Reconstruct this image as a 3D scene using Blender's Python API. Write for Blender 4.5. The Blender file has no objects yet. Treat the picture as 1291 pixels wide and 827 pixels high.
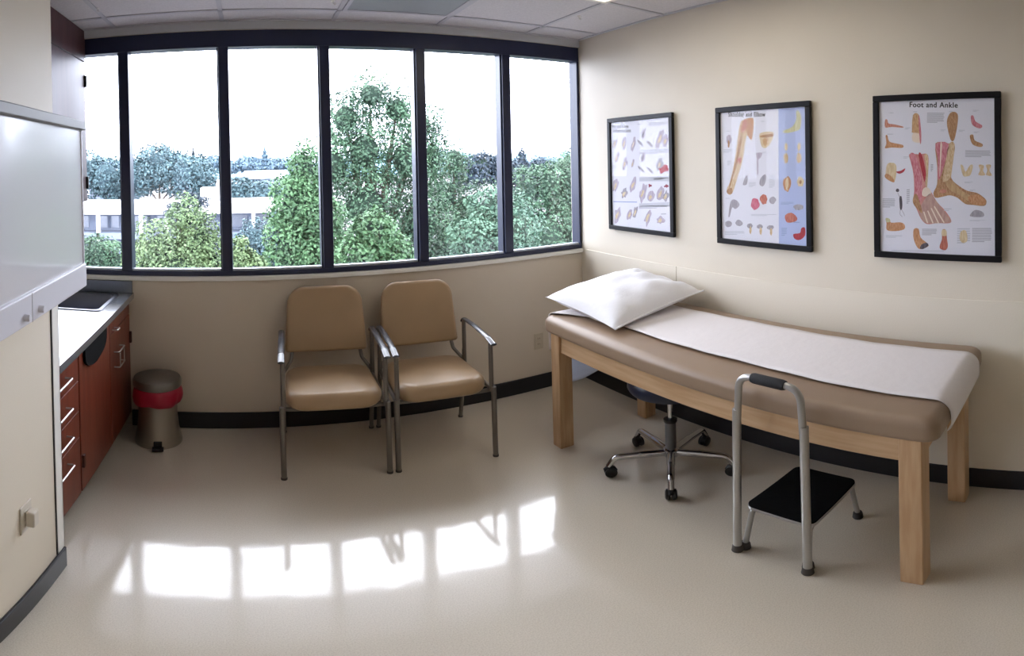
import bpy, bmesh, math, random
import numpy as np
from mathutils import Vector, Matrix, Euler
from mathutils.geometry import tessellate_polygon
random.seed(7)
sc = bpy.context.scene
col = sc.collection
PI = math.pi
# ---------------------------------------------------------------- calibration
EYE = 1.595            # camera height
FPX, YH, XC = 666.8, 208.5, 312.1
YW = 2.96              # window wall (inner face)
XR = 2.157             # right wall (inner face)
XL = -1.27             # left wall of the sink alcove
XP = -0.618             # partition face
YP = 1.61              # partition end
YB = -1.9              # wall behind the camera
ZC = 2.43              # ceiling

# ---------------------------------------------------------------- materials
def srgb(r, g, b):
    f = lambda c: (c/255/12.92) if c/255 <= .04045 else ((c/255+.055)/1.055)**2.4
    return (f(r), f(g), f(b), 1)
def nt(name):
    m = bpy.data.materials.new(name); m.use_nodes = True
    t = m.node_tree
    return m, t, t.nodes['Principled BSDF'] if 'Principled BSDF' in t.nodes else None
def mat(name, rgb, rough=.5, metal=0, bump=0, bscale=60, var=0, vscale=4, coat=0, spec=.5, rgb2=None, sheen=0, detail=3, stretch=None, crough=.03):
    m, t, p = nt(name); N = t.nodes; L = t.links
    c = srgb(*rgb)
    p.inputs['Base Color'].default_value = c
    p.inputs['Roughness'].default_value = rough
    p.inputs['Metallic'].default_value = metal
    p.inputs['Specular IOR Level'].default_value = spec
    p.inputs['Coat Weight'].default_value = coat
    p.inputs['Coat Roughness'].default_value = crough
    p.inputs['Sheen Weight'].default_value = sheen
    tc = N.new('ShaderNodeTexCoord')
    src = tc.outputs['Object']
    if stretch:
        mp = N.new('ShaderNodeMapping'); mp.inputs['Scale'].default_value = stretch
        L.new(src, mp.inputs['Vector']); src = mp.outputs['Vector']
    if var or rgb2:
        n = N.new('ShaderNodeTexNoise'); n.inputs['Scale'].default_value = vscale; n.inputs['Detail'].default_value = detail
        L.new(src, n.inputs['Vector'])
        r = N.new('ShaderNodeValToRGB')
        if rgb2:
            a, b = c, srgb(*rgb2)
        else:
            a = tuple(x*(1-var) for x in c[:3])+(1,); b = tuple(min(1, x*(1+var)) for x in c[:3])+(1,)
        r.color_ramp.elements[0].position = .35; r.color_ramp.elements[1].position = .65
        r.color_ramp.elements[0].color = a; r.color_ramp.elements[1].color = b
        L.new(n.outputs['Fac'], r.inputs['Fac']); L.new(r.outputs['Color'], p.inputs['Base Color'])
    if bump:
        n2 = N.new('ShaderNodeTexNoise'); n2.inputs['Scale'].default_value = bscale; n2.inputs['Detail'].default_value = 4
        L.new(src, n2.inputs['Vector'])
        b = N.new('ShaderNodeBump'); b.inputs['Strength'].default_value = bump; b.inputs['Distance'].default_value = .004
        L.new(n2.outputs['Fac'], b.inputs['Height']); L.new(b.outputs['Normal'], p.inputs['Normal'])
    return m
def emit(name, rgb, strength):
    m, t, p = nt(name); t.nodes.remove(p)
    e = t.nodes.new('ShaderNodeEmission'); e.inputs['Color'].default_value = (*rgb, 1); e.inputs['Strength'].default_value = strength
    t.links.new(e.outputs[0], t.nodes['Material Output'].inputs['Surface'])
    return m
def glass(name, tint=(.93, .97, .96), rough=0.0, ior=1.45):
    m, t, p = nt(name); t.nodes.remove(p); N = t.nodes; L = t.links
    tr = N.new('ShaderNodeBsdfTransparent'); tr.inputs['Color'].default_value = (*tint, 1)
    gl = N.new('ShaderNodeBsdfGlossy'); gl.inputs['Roughness'].default_value = rough
    fr = N.new('ShaderNodeFresnel'); ge = N.new('ShaderNodeNewGeometry'); ma = N.new('ShaderNodeMath'); ma.operation = 'MULTIPLY_ADD'
    ma.inputs[1].default_value = 1/ior-ior; ma.inputs[2].default_value = ior     # same reflectance from both sides of the thin pane
    L.new(ge.outputs['Backfacing'], ma.inputs[0]); L.new(ma.outputs[0], fr.inputs['IOR'])
    mx = N.new('ShaderNodeMixShader')
    L.new(fr.outputs[0], mx.inputs[0]); L.new(tr.outputs[0], mx.inputs[1]); L.new(gl.outputs[0], mx.inputs[2])
    L.new(mx.outputs[0], N['Material Output'].inputs['Surface'])
    return m
def translucent(m_):
    t = m_.node_tree; N = t.nodes; L = t.links; p = N['Principled BSDF']
    tl = N.new('ShaderNodeBsdfTranslucent'); tl.inputs['Color'].default_value = p.inputs['Base Color'].default_value
    mx = N.new('ShaderNodeMixShader'); mx.inputs[0].default_value = .5
    L.new(p.outputs[0], mx.inputs[1]); L.new(tl.outputs[0], mx.inputs[2]); L.new(mx.outputs[0], N['Material Output'].inputs['Surface'])
def leafmat(name, c1, c2, c3=None, dens=1):
    m, t, p = nt(name); N = t.nodes; L = t.links
    g = N.new('ShaderNodeNewGeometry')
    r = N.new('ShaderNodeValToRGB')
    r.color_ramp.elements[0].color = srgb(*c1); r.color_ramp.elements[1].color = srgb(*c2)
    if c3:
        e = r.color_ramp.elements.new(.86); e.color = srgb(*c2)
        r.color_ramp.elements[2].color = srgb(*c3)
    tc = N.new('ShaderNodeTexCoord'); n = N.new('ShaderNodeTexNoise'); n.inputs['Scale'].default_value = 1.3; n.inputs['Detail'].default_value = 2
    L.new(tc.outputs['Object'], n.inputs['Vector'])
    ma = N.new('ShaderNodeMath'); ma.operation = 'MULTIPLY_ADD'; ma.inputs[1].default_value = .34
    L.new(g.outputs['Random Per Island'], ma.inputs[0])
    mb = N.new('ShaderNodeMath'); mb.operation = 'MULTIPLY_ADD'; mb.inputs[1].default_value = 1.7; mb.inputs[2].default_value = -.52
    L.new(n.outputs['Fac'], mb.inputs[0]); L.new(mb.outputs[0], ma.inputs[2])
    L.new(ma.outputs[0], r.inputs['Fac']); L.new(r.outputs['Color'], p.inputs['Base Color'])
    p.inputs['Roughness'].default_value = .55; p.inputs['Specular IOR Level'].default_value = .3
    return m

M = {}
M['wall'] = mat('cream_wall_paint', (218, 209, 192), .55, bump=.12, bscale=220, var=.02, vscale=2)
M['wall_panel'] = mat('wall_protection_panel', (222, 214, 198), .42, bump=.1, bscale=160)
M['wallw'] = mat('window_wall_paint', (206, 194, 176), .5, bump=.12, bscale=220, var=.02, vscale=2)
M['white_trim'] = mat('white_painted_trim', (232, 230, 224), .4)
M['grey_trim'] = mat('pale_grey_trim', (190, 192, 196), .5)
M['ceiling'] = mat('acoustic_ceiling_tile', (212, 210, 212), .9, bump=.5, bscale=140, var=.05, vscale=90)
M['grid'] = mat('ceiling_grid_metal', (190, 190, 196), .5)
M['base'] = mat('black_rubber_cove_base', (24, 24, 30), .45)
M['frame'] = mat('flare_tinted_bronze_frame', (24, 31, 62), .35, spec=.5)  # blue window flare is mixed into this dark frame colour
M['bead'] = mat('pale_glazing_bead', (190, 196, 205), .35, metal=.3)
M['pane'] = glass('window_glass', (.95, .95, .97))
M['pglass'] = glass('picture_glass', (.99, .99, .99), 0.02, 1.16)
M['vinyl'] = mat('taupe_vinyl', (146, 124, 103), .38, bump=.12, bscale=300, var=.03, vscale=5)
M['sheet'] = mat('white_cotton_sheet', (226, 221, 222), .8, bump=.35, bscale=26, sheen=.1)
M['hang'] = mat('pale_blue_white_sheet', (222, 228, 240), .8, bump=.3, bscale=26)
translucent(M['hang'])
M['pillow'] = mat('white_pillowcase_cotton', (232, 232, 236), .8, bump=.25, bscale=30, sheen=.1)
M['maple'] = mat('pale_maple_wood', (198, 165, 128), .38, rgb2=(182, 146, 108), vscale=6, stretch=(8, 8, .7), bump=.05)
M['maple_h'] = mat('pale_maple_wood_rail', (200, 168, 132), .38, rgb2=(186, 152, 114), vscale=6, stretch=(8, .7, 8), bump=.05)
M['tan'] = mat('tan_vinyl_upholstery', (170, 143, 110), .33, bump=.1, bscale=260, var=.03, vscale=6)
M['steel'] = mat('pewter_painted_steel_tube', (120, 114, 108), .35, metal=.6)
M['armpad'] = mat('dark_grey_moulded_armrest', (62, 64, 72), .22, spec=.7)
M['chrome'] = mat('polished_chrome', (205, 205, 208), .1, metal=1)
M['satin'] = mat('satin_aluminium_tube', (178, 177, 176), .3, metal=.75)
M['black_plastic'] = mat('black_plastic', (20, 20, 23), .4)
M['rubber'] = mat('grey_rubber_foot', (70, 66, 64), .7)
M['foam'] = mat('black_foam_grip', (26, 27, 30), .8, bump=.3, bscale=200)
M['tread'] = mat('black_ribbed_rubber_mat', (7, 7, 8), .85, spec=.15)
M['navy'] = mat('navy_vinyl', (26, 32, 54), .35)
M['gascol'] = mat('grey_gas_lift', (110, 110, 112), .35, metal=.6)
M['cherry'] = mat('cherry_wood_laminate', (124, 62, 44), .35, rgb2=(106, 50, 36), vscale=5, stretch=(6, 6, .6), spec=.4)
M['cherry_dark'] = mat('dark_cherry_end_grain', (66, 30, 24), .5)
M['upper'] = mat('dark_walnut_laminate', (84, 52, 54), .42, rgb2=(70, 42, 46), vscale=4, stretch=(5, 5, .5), spec=.45)
M['counter'] = mat('slate_grey_laminate', (84, 90, 100), .2, var=.04, vscale=120, spec=.9, coat=.9, crough=.12)
M['inox'] = mat('brushed_stainless_steel', (96, 98, 108), .38, metal=1)
M['can'] = mat('brushed_stainless_can', (168, 160, 148), .36, metal=.8, bump=.03, bscale=80)
M['lid'] = mat('stainless_can_lid', (128, 124, 118), .38, metal=.8)
M['liner'] = mat('crimson_plastic_liner', (160, 16, 48), .35, bump=.5, bscale=18)
M['vb_frame'] = mat('white_enamel_film_viewer', (214, 214, 222), .4)
M['vb_rail'] = mat('grey_film_clip_rail', (118, 114, 112), .45)
M['vb_panel'] = mat('milky_acrylic_panel', (226, 226, 232), .25, spec=.6, coat=1, crough=.08)
M['outlet'] = mat('ivory_outlet_plastic', (190, 178, 156), .4)
M['outlet_w'] = mat('almond_outlet_plastic', (206, 198, 184), .4)
M['blackframe'] = mat('black_picture_frame', (13, 12, 16), .4, spec=.22)
M['paper'] = mat('poster_paper', (226, 226, 236), .5)
M['vent'] = mat('grey_prismatic_lens', (150, 156, 160), .35, bump=.6, bscale=120)
M['light'] = emit('fluorescent_lens', (1.0, .92, .78), 3.6)
M['slot'] = mat('dark_slot', (20, 18, 18), .6)

# floor: beige speckled vinyl, waxed
m, t, p = nt('waxed_beige_vinyl_floor'); N = t.nodes; L = t.links
tc = N.new('ShaderNodeTexCoord')
n1 = N.new('ShaderNodeTexNoise'); n1.inputs['Scale'].default_value = 240; n1.inputs['Detail'].default_value = 3
n2 = N.new('ShaderNodeTexNoise'); n2.inputs['Scale'].default_value = 2.2; n2.inputs['Detail'].default_value = 3
L.new(tc.outputs['Object'], n1.inputs['Vector']); L.new(tc.outputs['Object'], n2.inputs['Vector'])
r1 = N.new('ShaderNodeValToRGB'); r1.color_ramp.elements[0].position = .33; r1.color_ramp.elements[1].position = .6
r1.color_ramp.elements[0].color = srgb(206, 196, 179); r1.color_ramp.elements[1].color = srgb(223, 214, 198)
L.new(n1.outputs['Fac'], r1.inputs['Fac'])
mx = N.new('ShaderNodeMix'); mx.data_type = 'RGBA'; mx.blend_type = 'MULTIPLY'; mx.inputs['Factor'].default_value = .12
L.new(r1.outputs['Color'], mx.inputs['A']); L.new(n2.outputs['Fac'], mx.inputs['B'])
L.new(mx.outputs['Result'], p.inputs['Base Color'])
p.inputs['Roughness'].default_value = .28; p.inputs['Specular IOR Level'].default_value = .45
p.inputs['Coat Weight'].default_value = 1; p.inputs['Coat Roughness'].default_value = .075; p.inputs['Coat IOR'].default_value = 1.62
b = N.new('ShaderNodeBump'); b.inputs['Strength'].default_value = .05; b.inputs['Distance'].default_value = .01
n3 = N.new('ShaderNodeTexNoise'); n3.inputs['Scale'].default_value = 9; n3.inputs['Detail'].default_value = 2
L.new(tc.outputs['Object'], n3.inputs['Vector']); L.new(n3.outputs['Fac'], b.inputs['Height']); L.new(b.outputs['Normal'], p.inputs['Coat Normal'])
M['floor'] = m

# ---------------------------------------------------------------- mesh helpers
def link(o, parent=None):
    col.objects.link(o)
    if parent is not None: o.parent = parent
    return o
def obj(name, bm, material, parent=None, smooth=False, loc=None, bevel=0, segs=2):
    me = bpy.data.meshes.new(name)
    bmesh.ops.recalc_face_normals(bm, faces=bm.faces)
    bm.to_mesh(me); bm.free()
    mats = material if isinstance(material, (list, tuple)) else [material]
    for x in mats: me.materials.append(x)
    if smooth:
        for pl in me.polygons: pl.use_smooth = True
    o = bpy.data.objects.new(name, me)
    if loc: o.location = loc
    link(o, parent)
    if bevel:
        b = o.modifiers.new('bevel', 'BEVEL'); b.width = bevel; b.segments = segs; b.limit_method = 'ANGLE'; b.angle_limit = .6
        for pl in me.polygons: pl.use_smooth = True
        b.harden_normals = True
    elif smooth:
        try: me.set_sharp_from_angle(angle=.7)
        except Exception: pass
    return o
def empty(name, label, cat, loc=(0, 0, 0), rz=0, group=None):
    o = bpy.data.objects.new(name, None); link(o); o.location = loc; o.rotation_euler = (0, 0, rz)
    o.empty_display_size = .1
    return tag(o, label, cat, group)
def tag(o, label, cat, group=None):
    o['label'] = label; o['category'] = cat
    if group: o['group'] = group
    return o
def struct(o, label=None):
    o['kind'] = 'structure'
    if label: o['label'] = label
    return o
def box(bm, x0, x1, y0, y1, z0, z1, mi=0, M4=None):
    vs = [bm.verts.new(v) for v in ((x0, y0, z0), (x1, y0, z0), (x1, y1, z0), (x0, y1, z0), (x0, y0, z1), (x1, y0, z1), (x1, y1, z1), (x0, y1, z1))]
    if M4 is not None:
        for v in vs: v.co = M4 @ v.co
    for f in ((0, 3, 2, 1), (4, 5, 6, 7), (0, 1, 5, 4), (1, 2, 6, 5), (2, 3, 7, 6), (3, 0, 4, 7)):
        fc = bm.faces.new([vs[i] for i in f]); fc.material_index = mi
def boxes(*bs):
    bm = bmesh.new()
    for b in bs: box(bm, *b)
    return bm
def fillet(pts, r, n=6):
    pts = [Vector(p) for p in pts]; out = [pts[0]]
    rr = r if isinstance(r, (list, tuple)) else [r]*(len(pts)-2)
    for i in range(1, len(pts)-1):
        a, b, c = pts[i-1], pts[i], pts[i+1]
        u = (a-b).normalized(); v = (c-b).normalized()
        ang = u.angle(v)
        d = min(rr[i-1]/math.tan(ang/2), (a-b).length*.49, (c-b).length*.49)
        p0, p1 = b+u*d, b+v*d
        for k in range(n+1):
            s = k/n
            out.append(p0*(1-s)**2 + b*2*s*(1-s) + p1*s*s)
    out.append(pts[-1]); return out
def tube(bm, pts, r, n=12, flat=None, cap=True, up=None):
    pts = [Vector(p) for p in pts]
    rings = []; N_ = len(pts)
    t0 = (pts[1]-pts[0]).normalized()
    a = Vector(up) if up else (Vector((0, 0, 1)) if abs(t0.z) < .9 else Vector((1, 0, 0)))
    a = (a - t0*a.dot(t0)).normalized()
    for i, p in enumerate(pts):
        if i == 0: tg = t0
        elif i == N_-1: tg = (pts[i]-pts[i-1]).normalized()
        else: tg = ((pts[i+1]-pts[i]).normalized()+(pts[i]-pts[i-1]).normalized()).normalized()
        a = (a - tg*a.dot(tg)).normalized(); b_ = tg.cross(a)
        rad = r[i] if isinstance(r, (list, tuple)) else r
        ra, rb = (rad, rad) if flat is None else (rad*flat, rad)
        rings.append([bm.verts.new(p + a*math.cos(2*PI*k/n)*ra + b_*math.sin(2*PI*k/n)*rb) for k in range(n)])
    for i in range(N_-1):
        for k in range(n):
            bm.faces.new((rings[i][k], rings[i][(k+1) % n], rings[i+1][(k+1) % n], rings[i+1][k]))
    if cap:
        bm.faces.new(rings[0][::-1]); bm.faces.new(rings[-1])
def lathe(bm, prof, n=32, c=(0, 0)):
    rings = []
    for r, z in prof:
        rings.append([bm.verts.new((c[0]+r*math.cos(2*PI*k/n), c[1]+r*math.sin(2*PI*k/n), z)) for k in range(n)])
    for i in range(len(rings)-1):
        for k in range(n):
            bm.faces.new((rings[i][k], rings[i][(k+1) % n], rings[i+1][(k+1) % n], rings[i+1][k]))
    bm.faces.new(rings[0][::-1]); bm.faces.new(rings[-1])
def rrect(w, d, r, n=6):
    out = []
    for cx, cy, a0 in ((w/2-r, d/2-r, 0), (-w/2+r, d/2-r, PI/2), (-w/2+r, -d/2+r, PI), (w/2-r, -d/2+r, 1.5*PI)):
        for k in range(n+1):
            a = a0+PI/2*k/n; out.append((cx+r*math.cos(a), cy+r*math.sin(a)))
    return out
def pad(w, d, h, rc, re, crown=.0, n=8, shape=None, fn=None, bot=None):
    """cushion: footprint with rounded corners, rounded edges, crowned top; centred, z from 0 to h"""
    bm = bmesh.new()
    bot = re if bot is None else bot
    prof = []
    for k in range(5):
        a = PI/2*k/4; prof.append((bot*(1-math.sin(a)), bot*(1-math.cos(a))))
    for k in range(7):
        a = PI/2*k/6; prof.append((re*(1-math.cos(a)), h-re+re*math.sin(a)))
    base = shape or rrect(w, d, rc, n)
    def ring(ins, z):
        out = []
        for x, y in base:
            sx = (w/2-ins)/(w/2); sy = (d/2-ins)/(d/2)
            v = Vector((x*sx, y*sy, z))
            if fn: v = fn(v)
            out.append(bm.verts.new(v))
        return out
    rings = [ring(i, z) for i, z in prof]
    m_ = min(w, d)/2
    for s in (.8, .6, .4, .2):
        ins = re+(m_-re)*(1-s)
        rings.append(ring(min(ins, m_*.97), h+crown*(1-s*s)))
    k = len(base)
    for a, b in zip(rings, rings[1:]):
        for i in range(k):
            bm.faces.new((a[i], a[(i+1) % k], b[(i+1) % k], b[i]))
    bm.faces.new(rings[0][::-1]); bm.faces.new(rings[-1])
    return bm
def copy_tree(o, parent=None):
    c = o.copy(); col.objects.link(c); c.parent = parent
    for ch in list(o.children):
        copy_tree(ch, c)
    return c

# ---------------------------------------------------------------- the setting
T = .12
struct(obj('floor', boxes((XL-T, XR+T, YB-T, YW+T, -.12, 0)), M['floor']))
struct(obj('ceiling', boxes((XL-T, XR+T, YB-T, YW+T, ZC, ZC+.08)), M['ceiling']))
struct(obj('wall_right', boxes((XR, XR+T, YB-T, YW+T, 0, ZC)), M['wall']))
struct(obj('wall_window', boxes((XL-T, XR, YW, YW+.16, 0, .955), (XL-T, XR, YW, YW+.16, 2.376, ZC)), M['wallw']))
struct(obj('wall_back', boxes((XP, XR, YB-T, YB, 0, ZC)), M['wall']))
struct(obj('wall_partition', boxes((XP-.115, XP, YB-T, YP, 0, ZC)), M['wall']))
struct(obj('wall_alcove_left', boxes((XL-T, XL, 1.50, YW, 0, ZC)), M['wall']))
struct(obj('wall_alcove_end', boxes((XL, XP-.115, 1.50, 1.62, 0, ZC)), M['wall']))
bh = .112
struct(obj('baseboard_window', boxes((-.688, XR, YW-.012, YW, 0, bh)), M['base'], bevel=.004))
struct(obj('baseboard_right', boxes((XR-.012, XR, YB, YW-.012, 0, bh)), M['base'], bevel=.004))
struct(obj('baseboard_partition', boxes((XP, XP+.012, YB, YP+.002, 0, bh)), M['base'], bevel=.004))
# wall protection panel on the right wall, with thin seams
bm = bmesh.new()
ys = [YB, -.62, 2.06, YW-.001]
for a, b_ in zip(ys, ys[1:]): box(bm, XR-.006, XR, a+.0015, b_-.0015, bh, .972)
struct(obj('trim_1', bm, M['wall_panel'], bevel=.002), 'cream wall protection panels along the lower right wall')
# white strip between ceiling and window head; sill
struct(obj('trim_2', boxes((XL, XR, YW-.012, YW, 2.378, ZC)), M['grey_trim']), 'pale strip above the window head')
struct(obj('trim_3', boxes((XL, XR-.001, YW-.022, YW+.05, .948, .973)), M['white_trim'], bevel=.003), 'white window sill')
# corner guard at the partition end
struct(obj('trim_4', boxes((XP, XP+.004, YP-.052, YP+.004, bh, 1.235), (XP-.115, XP+.004, YP, YP+.004, bh, 1.235)), M['white_trim']), 'off-white corner guard at the partition end')
struct(obj('trim_5', boxes((XP, XP+.003, YP-.060, YP-.052, bh, 1.235)), M['slot']), 'dark joint beside the corner guard')
# ceiling T-bar grid
bm = bmesh.new()
for X in (-1.27+.53, -.124, .497, 1.12, 1.727): box(bm, X-.012, X+.012, YB, YW-.012, ZC-.006, ZC)
for Y in (2.73, 2.12, 1.51, .90, .29, -.32, -.93, -1.54): box(bm, XL, XR, Y-.012, Y+.012, ZC-.006, ZC)
box(bm, XR-.022, XR, YB, YW-.012, ZC-.006, ZC)
box(bm, XL, XR, YW-.035, YW-.012, ZC-.006, ZC)
struct(obj('trim_6', bm, M['grid']), 'ceiling grid bars')
# window strip
win = struct(empty('window_1', 'long strip window in a dark bronze frame', 'window', (0, YW, 0)))
del win['category']
MX = [-.70, -.128, .442, 1.012, 1.583]
zb, zt = .973, 2.376
bm = boxes((XL, XR-.001, .0, .09, zt-.098, zt), (XL, XR-.001, .0, .09, zb, zb+.028), (XR-.02, XR-.001, .0, .09, zb+.028, zt-.098), (XL, XL+.03, 0, .09, zb+.028, zt-.098))
obj('window_frame', bm, M['frame'], win, bevel=.003)
for X in MX:
    mm = obj('mullion', boxes((X-.024, X+.033, -.004, .09, zb+.028, zt-.098)), M['frame'], win, bevel=.003)
    obj('mullion_lip', boxes((X-.033, X-.026, .015, .085, zb+.028, zt-.098)), M['bead'] if False else M['frame'], mm)
edges = [XL+.03]+MX+[XR-.02]
for i in range(6):
    x0 = edges[i]+(.033 if i else 0); x1 = edges[i+1]-(.033 if i < 5 else 0)
    obj('glass_pane', boxes((x0-.004, x1+.004, .048, .052, zb+.024, zt-.094)), M['pane'], win)
    obj('glazing_bead', boxes((x0, x1, .012, .04, zb+.028, zb+.041)), M['bead'], win, bevel=.002)
# exterior soffit over the window (real building overhang)
struct(obj('trim_7', boxes((XL-4, XR+4, YW+.16, 4.20, 2.86, 3.06)), M['grey_trim']), 'roof overhang outside above the window')
struct(obj('wall_exterior', boxes((XL-4, XL-T, YW, YW+.16, -3, 2.9), (XR+T, XR+4, YW, YW+.16, -3, 2.9), (XL-4, XR+4, YW+.02, YW+.16, -3, -.12), (XL-T, XR+T, YW+.02, YW+.16, ZC+.08, 2.9)), M['wallw']))

# ---------------------------------------------------------------- ceiling fittings
def troffer(x0, x1, y0, y1, label, group=None):
    t_ = empty('ceiling_light', label, 'ceiling light', ((x0+x1)/2, (y0+y1)/2, ZC-.02))
    w, d = (x1-x0)/2-.014, (y1-y0)/2-.014
    obj('housing', boxes((-w, w, -d, -d+.025, 0, .019), (-w, w, d-.025, d, 0, .019), (-w, -w+.025, -d+.025, d-.025, 0, .019), (w-.025, w, -d+.025, d-.025, 0, .019)), M['white_trim'], t_)
    obj('diffuser', boxes((-w+.026, w-.026, -d+.026, d-.026, .006, .012)), M['light'], t_)
    return t_
troffer(1.12, 1.727, .90, 2.12, 'lit fluorescent ceiling panel whose corner shows above the right poster wall')
v = empty('ceiling_vent', 'flat grey ceiling panel above the middle window panes', 'ceiling vent', (.8085, 2.425, ZC-.012))
w = .296
obj('vent_frame', boxes((-w, w, -w, -w+.02, 0, .011), (-w, w, w-.02, w, 0, .011), (-w, -w+.02, -w+.02, w-.02, 0, .011), (w-.02, w, -w+.02, w-.02, 0, .011)), M['grid'], v)
obj('vent_face', boxes((-w+.021, w-.021, -w+.021, w-.021, .003, .009)), M['vent'], v)
hl = ['tiny white ceiling hook near the dark wall cabinet', 'tiny white ceiling hook at the crossing of two grid bars', 'tiny white ceiling hook near the right corner of the room']
for (x, y), lb in zip(((-.73, 2.55), (.44, 2.58), (1.78, 2.43)), hl):
    bm = bmesh.new()
    lathe(bm, [(.002, ZC-.004), (.011, ZC-.004), (.011, ZC-.0005), (.002, ZC-.0005)], 14, (x, y))
    tube(bm, fillet([(x, y, ZC-.003), (x, y, ZC-.018), (x+.012, y, ZC-.018), (x+.012, y, ZC-.010)], .005, 4), .0022, 8)
    tag(obj('ceiling_hook', bm, M['white_trim'], smooth=True), lb, 'hook', 'small hooks in the ceiling')

# ---------------------------------------------------------------- outlets
def outlet(name, label, loc, rz, m_, plug=False):
    r = empty(name, label, 'outlet', loc, rz)     # local: plate faces -Y
    obj('cover_plate', boxes((-.036, .036, -.006, 0, -.058, .058)), m_, r, bevel=.003)
    for s in (-1, 1):
        k = obj('socket', boxes((-.017, .017, -.0085, -.006, s*.02-.014, s*.02+.014)), m_, r, bevel=.003)
        obj('slot', boxes((-.008, -.006, -.0092, -.0085, s*.02-.004, s*.02+.006), (.006, .008, -.0092, -.0085, s*.02-.004, s*.02+.006)), M['slot'], k)
    if plug:
        obj('plug_adapter', boxes((-.018, .018, -.036, -.009, -.030, .034)), m_, r, bevel=.006)
    return r
outlet('wall_outlet', 'beige outlet low on the window wall between right chair and treatment table', (1.785, YW, .363), 0, M['outlet'])
outlet('wall_outlet', 'almond outlet with a plug-in block low on the left partition', (XP, 1.325, .475), -PI/2+PI, M['outlet_w'], True)

# ---------------------------------------------------------------- film viewer on the partition
vb = empty('film_viewer', 'white wall-mounted film light box with grey top rail on the left partition', 'light box', (XP, 1.205, 1.208))
D = .085; h = .540; w = .45
obj('housing', boxes((0, D-.012, -w*2, w, 0, h)), M['vb_frame'], vb, bevel=.004)
# front frame: bottom ledge, top band, thin sides
obj('bottom_ledge', boxes((D-.012, D+.006, -w*2, w, 0, .078)), M['vb_frame'], vb, bevel=.004)
obj('end_trim', boxes((D-.012, D, w-.008, w, .078, h-.02)), M['vb_frame'], vb)
obj('clip_rail', boxes((D-.012, D+.012, -w*2-.002, w+.002, h-.024, h+.006)), M['vb_rail'], vb, bevel=.004)
obj('screen', boxes((D-.012, D-.004, -w*2, w-.008, .078, h-.024)), M['vb_panel'], vb)
for y in (-w, 0): obj('seam', boxes((D+.006, D+.0065, y-.001, y+.001, 0, .078)), M['vb_rail'], vb)
for y in (-.045, .045):
    bm = bmesh.new(); lathe(bm, [(.0095, 0), (.0095, .010), (.0075, .014), (.003, .0145)], 18)
    k = obj('knob', bm, M['vb_frame'], vb, smooth=True); k.rotation_euler = (0, PI/2, 0); k.location = (D+.006, y, .024)
bm = boxes((XP-.03, XP-.018, YP+.004, YP+.02, 1.17, 1.222))
obj('catch', bm, M['black_plastic'], bpy.data.objects['trim_4'], bevel=.002)['label'] = 'small black catch'

# ---------------------------------------------------------------- base cabinets, countertop, sink
FX = -.69
def pull(parent, y0, y1, z, mt=M['satin']):
    bm = bmesh.new()
    tube(bm, fillet([(FX+.002, y0, z), (FX+.032, y0, z), (FX+.032, y1, z), (FX+.002, y1, z)], .008, 4), .0045, 8)
    return obj('handle', bm, mt, parent, smooth=True)
def hinge(parent, y, z, x=FX, dy=.010, m_=None):
    return obj('hinge', boxes((x-.004, x+.012, y-dy, y+dy, z-.035, z+.035)), m_ or M['cherry_dark'], parent, bevel=.003)
dc = empty('base_cabinet', 'cherry base cabinet with four stacked drawers beside the partition end', 'cabinet', (0, 0, 0), group='cherry base cabinets')
obj('carcass', boxes((XL+.002, FX-.02, 1.628, 2.028, .09, .838)), M['cherry_dark'], dc)
obj('toe_kick', boxes((XL+.002, -.745, 1.628, 2.028, 0, .09)), M['base'], dc)
for z0, z1, hz in ((.700, .832, .772), (.555, .695, .636), (.420, .550, .500), (.100, .415, .360)):
    d_ = obj('drawer', boxes((FX-.019, FX, 1.632, 2.024, z0, z1)), M['cherry'], dc, bevel=.002)
    pull(d_, 1.72, 1.865, hz)
sk = empty('base_cabinet', 'cherry base cabinet under the sink with a black half-round flap and wide door', 'cabinet', (0, 0, 0), group='cherry base cabinets')
obj('carcass', boxes((XL+.002, FX-.02, 2.032, 2.956, .09, .70), (XL+.002, XL+.02, 2.032, 2.956, .70, .838), (FX-.04, FX-.02, 2.032, 2.956, .70, .838)), M['cherry_dark'], sk)
obj('toe_kick', boxes((XL+.002, -.745, 2.032, 2.956, 0, .09)), M['base'], sk)
d1 = obj('door', boxes((FX-.019, FX, 2.036, 2.508, .1, .832)), M['cherry'], sk, bevel=.002)
d2 = obj('door', boxes((FX-.019, FX, 2.514, 2.95, .1, .742)), M['cherry'], sk, bevel=.002)
d3 = obj('drawer_front', boxes((FX-.019, FX, 2.514, 2.95, .748, .832)), M['cherry'], sk, bevel=.002)
hinge(d1, 2.05, .27); hinge(d2, 2.945, .60)
bm = bmesh.new()
for z in (.545, .632):
    tube(bm, fillet([(FX+.002, 2.585, z), (FX+.03, 2.585, z), (FX+.03, 2.70, z), (FX+.002, 2.70, z)], .008, 4), .004, 8)
tube(bm, [(FX+.03, 2.60, .545), (FX+.03, 2.60, .632)], .003, 8); tube(bm, [(FX+.03, 2.685, .545), (FX+.03, 2.685, .632)], .003, 8)
obj('handle', bm, M['satin'], d2, smooth=True)
pull(d3, 2.555, 2.60, .765)
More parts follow.
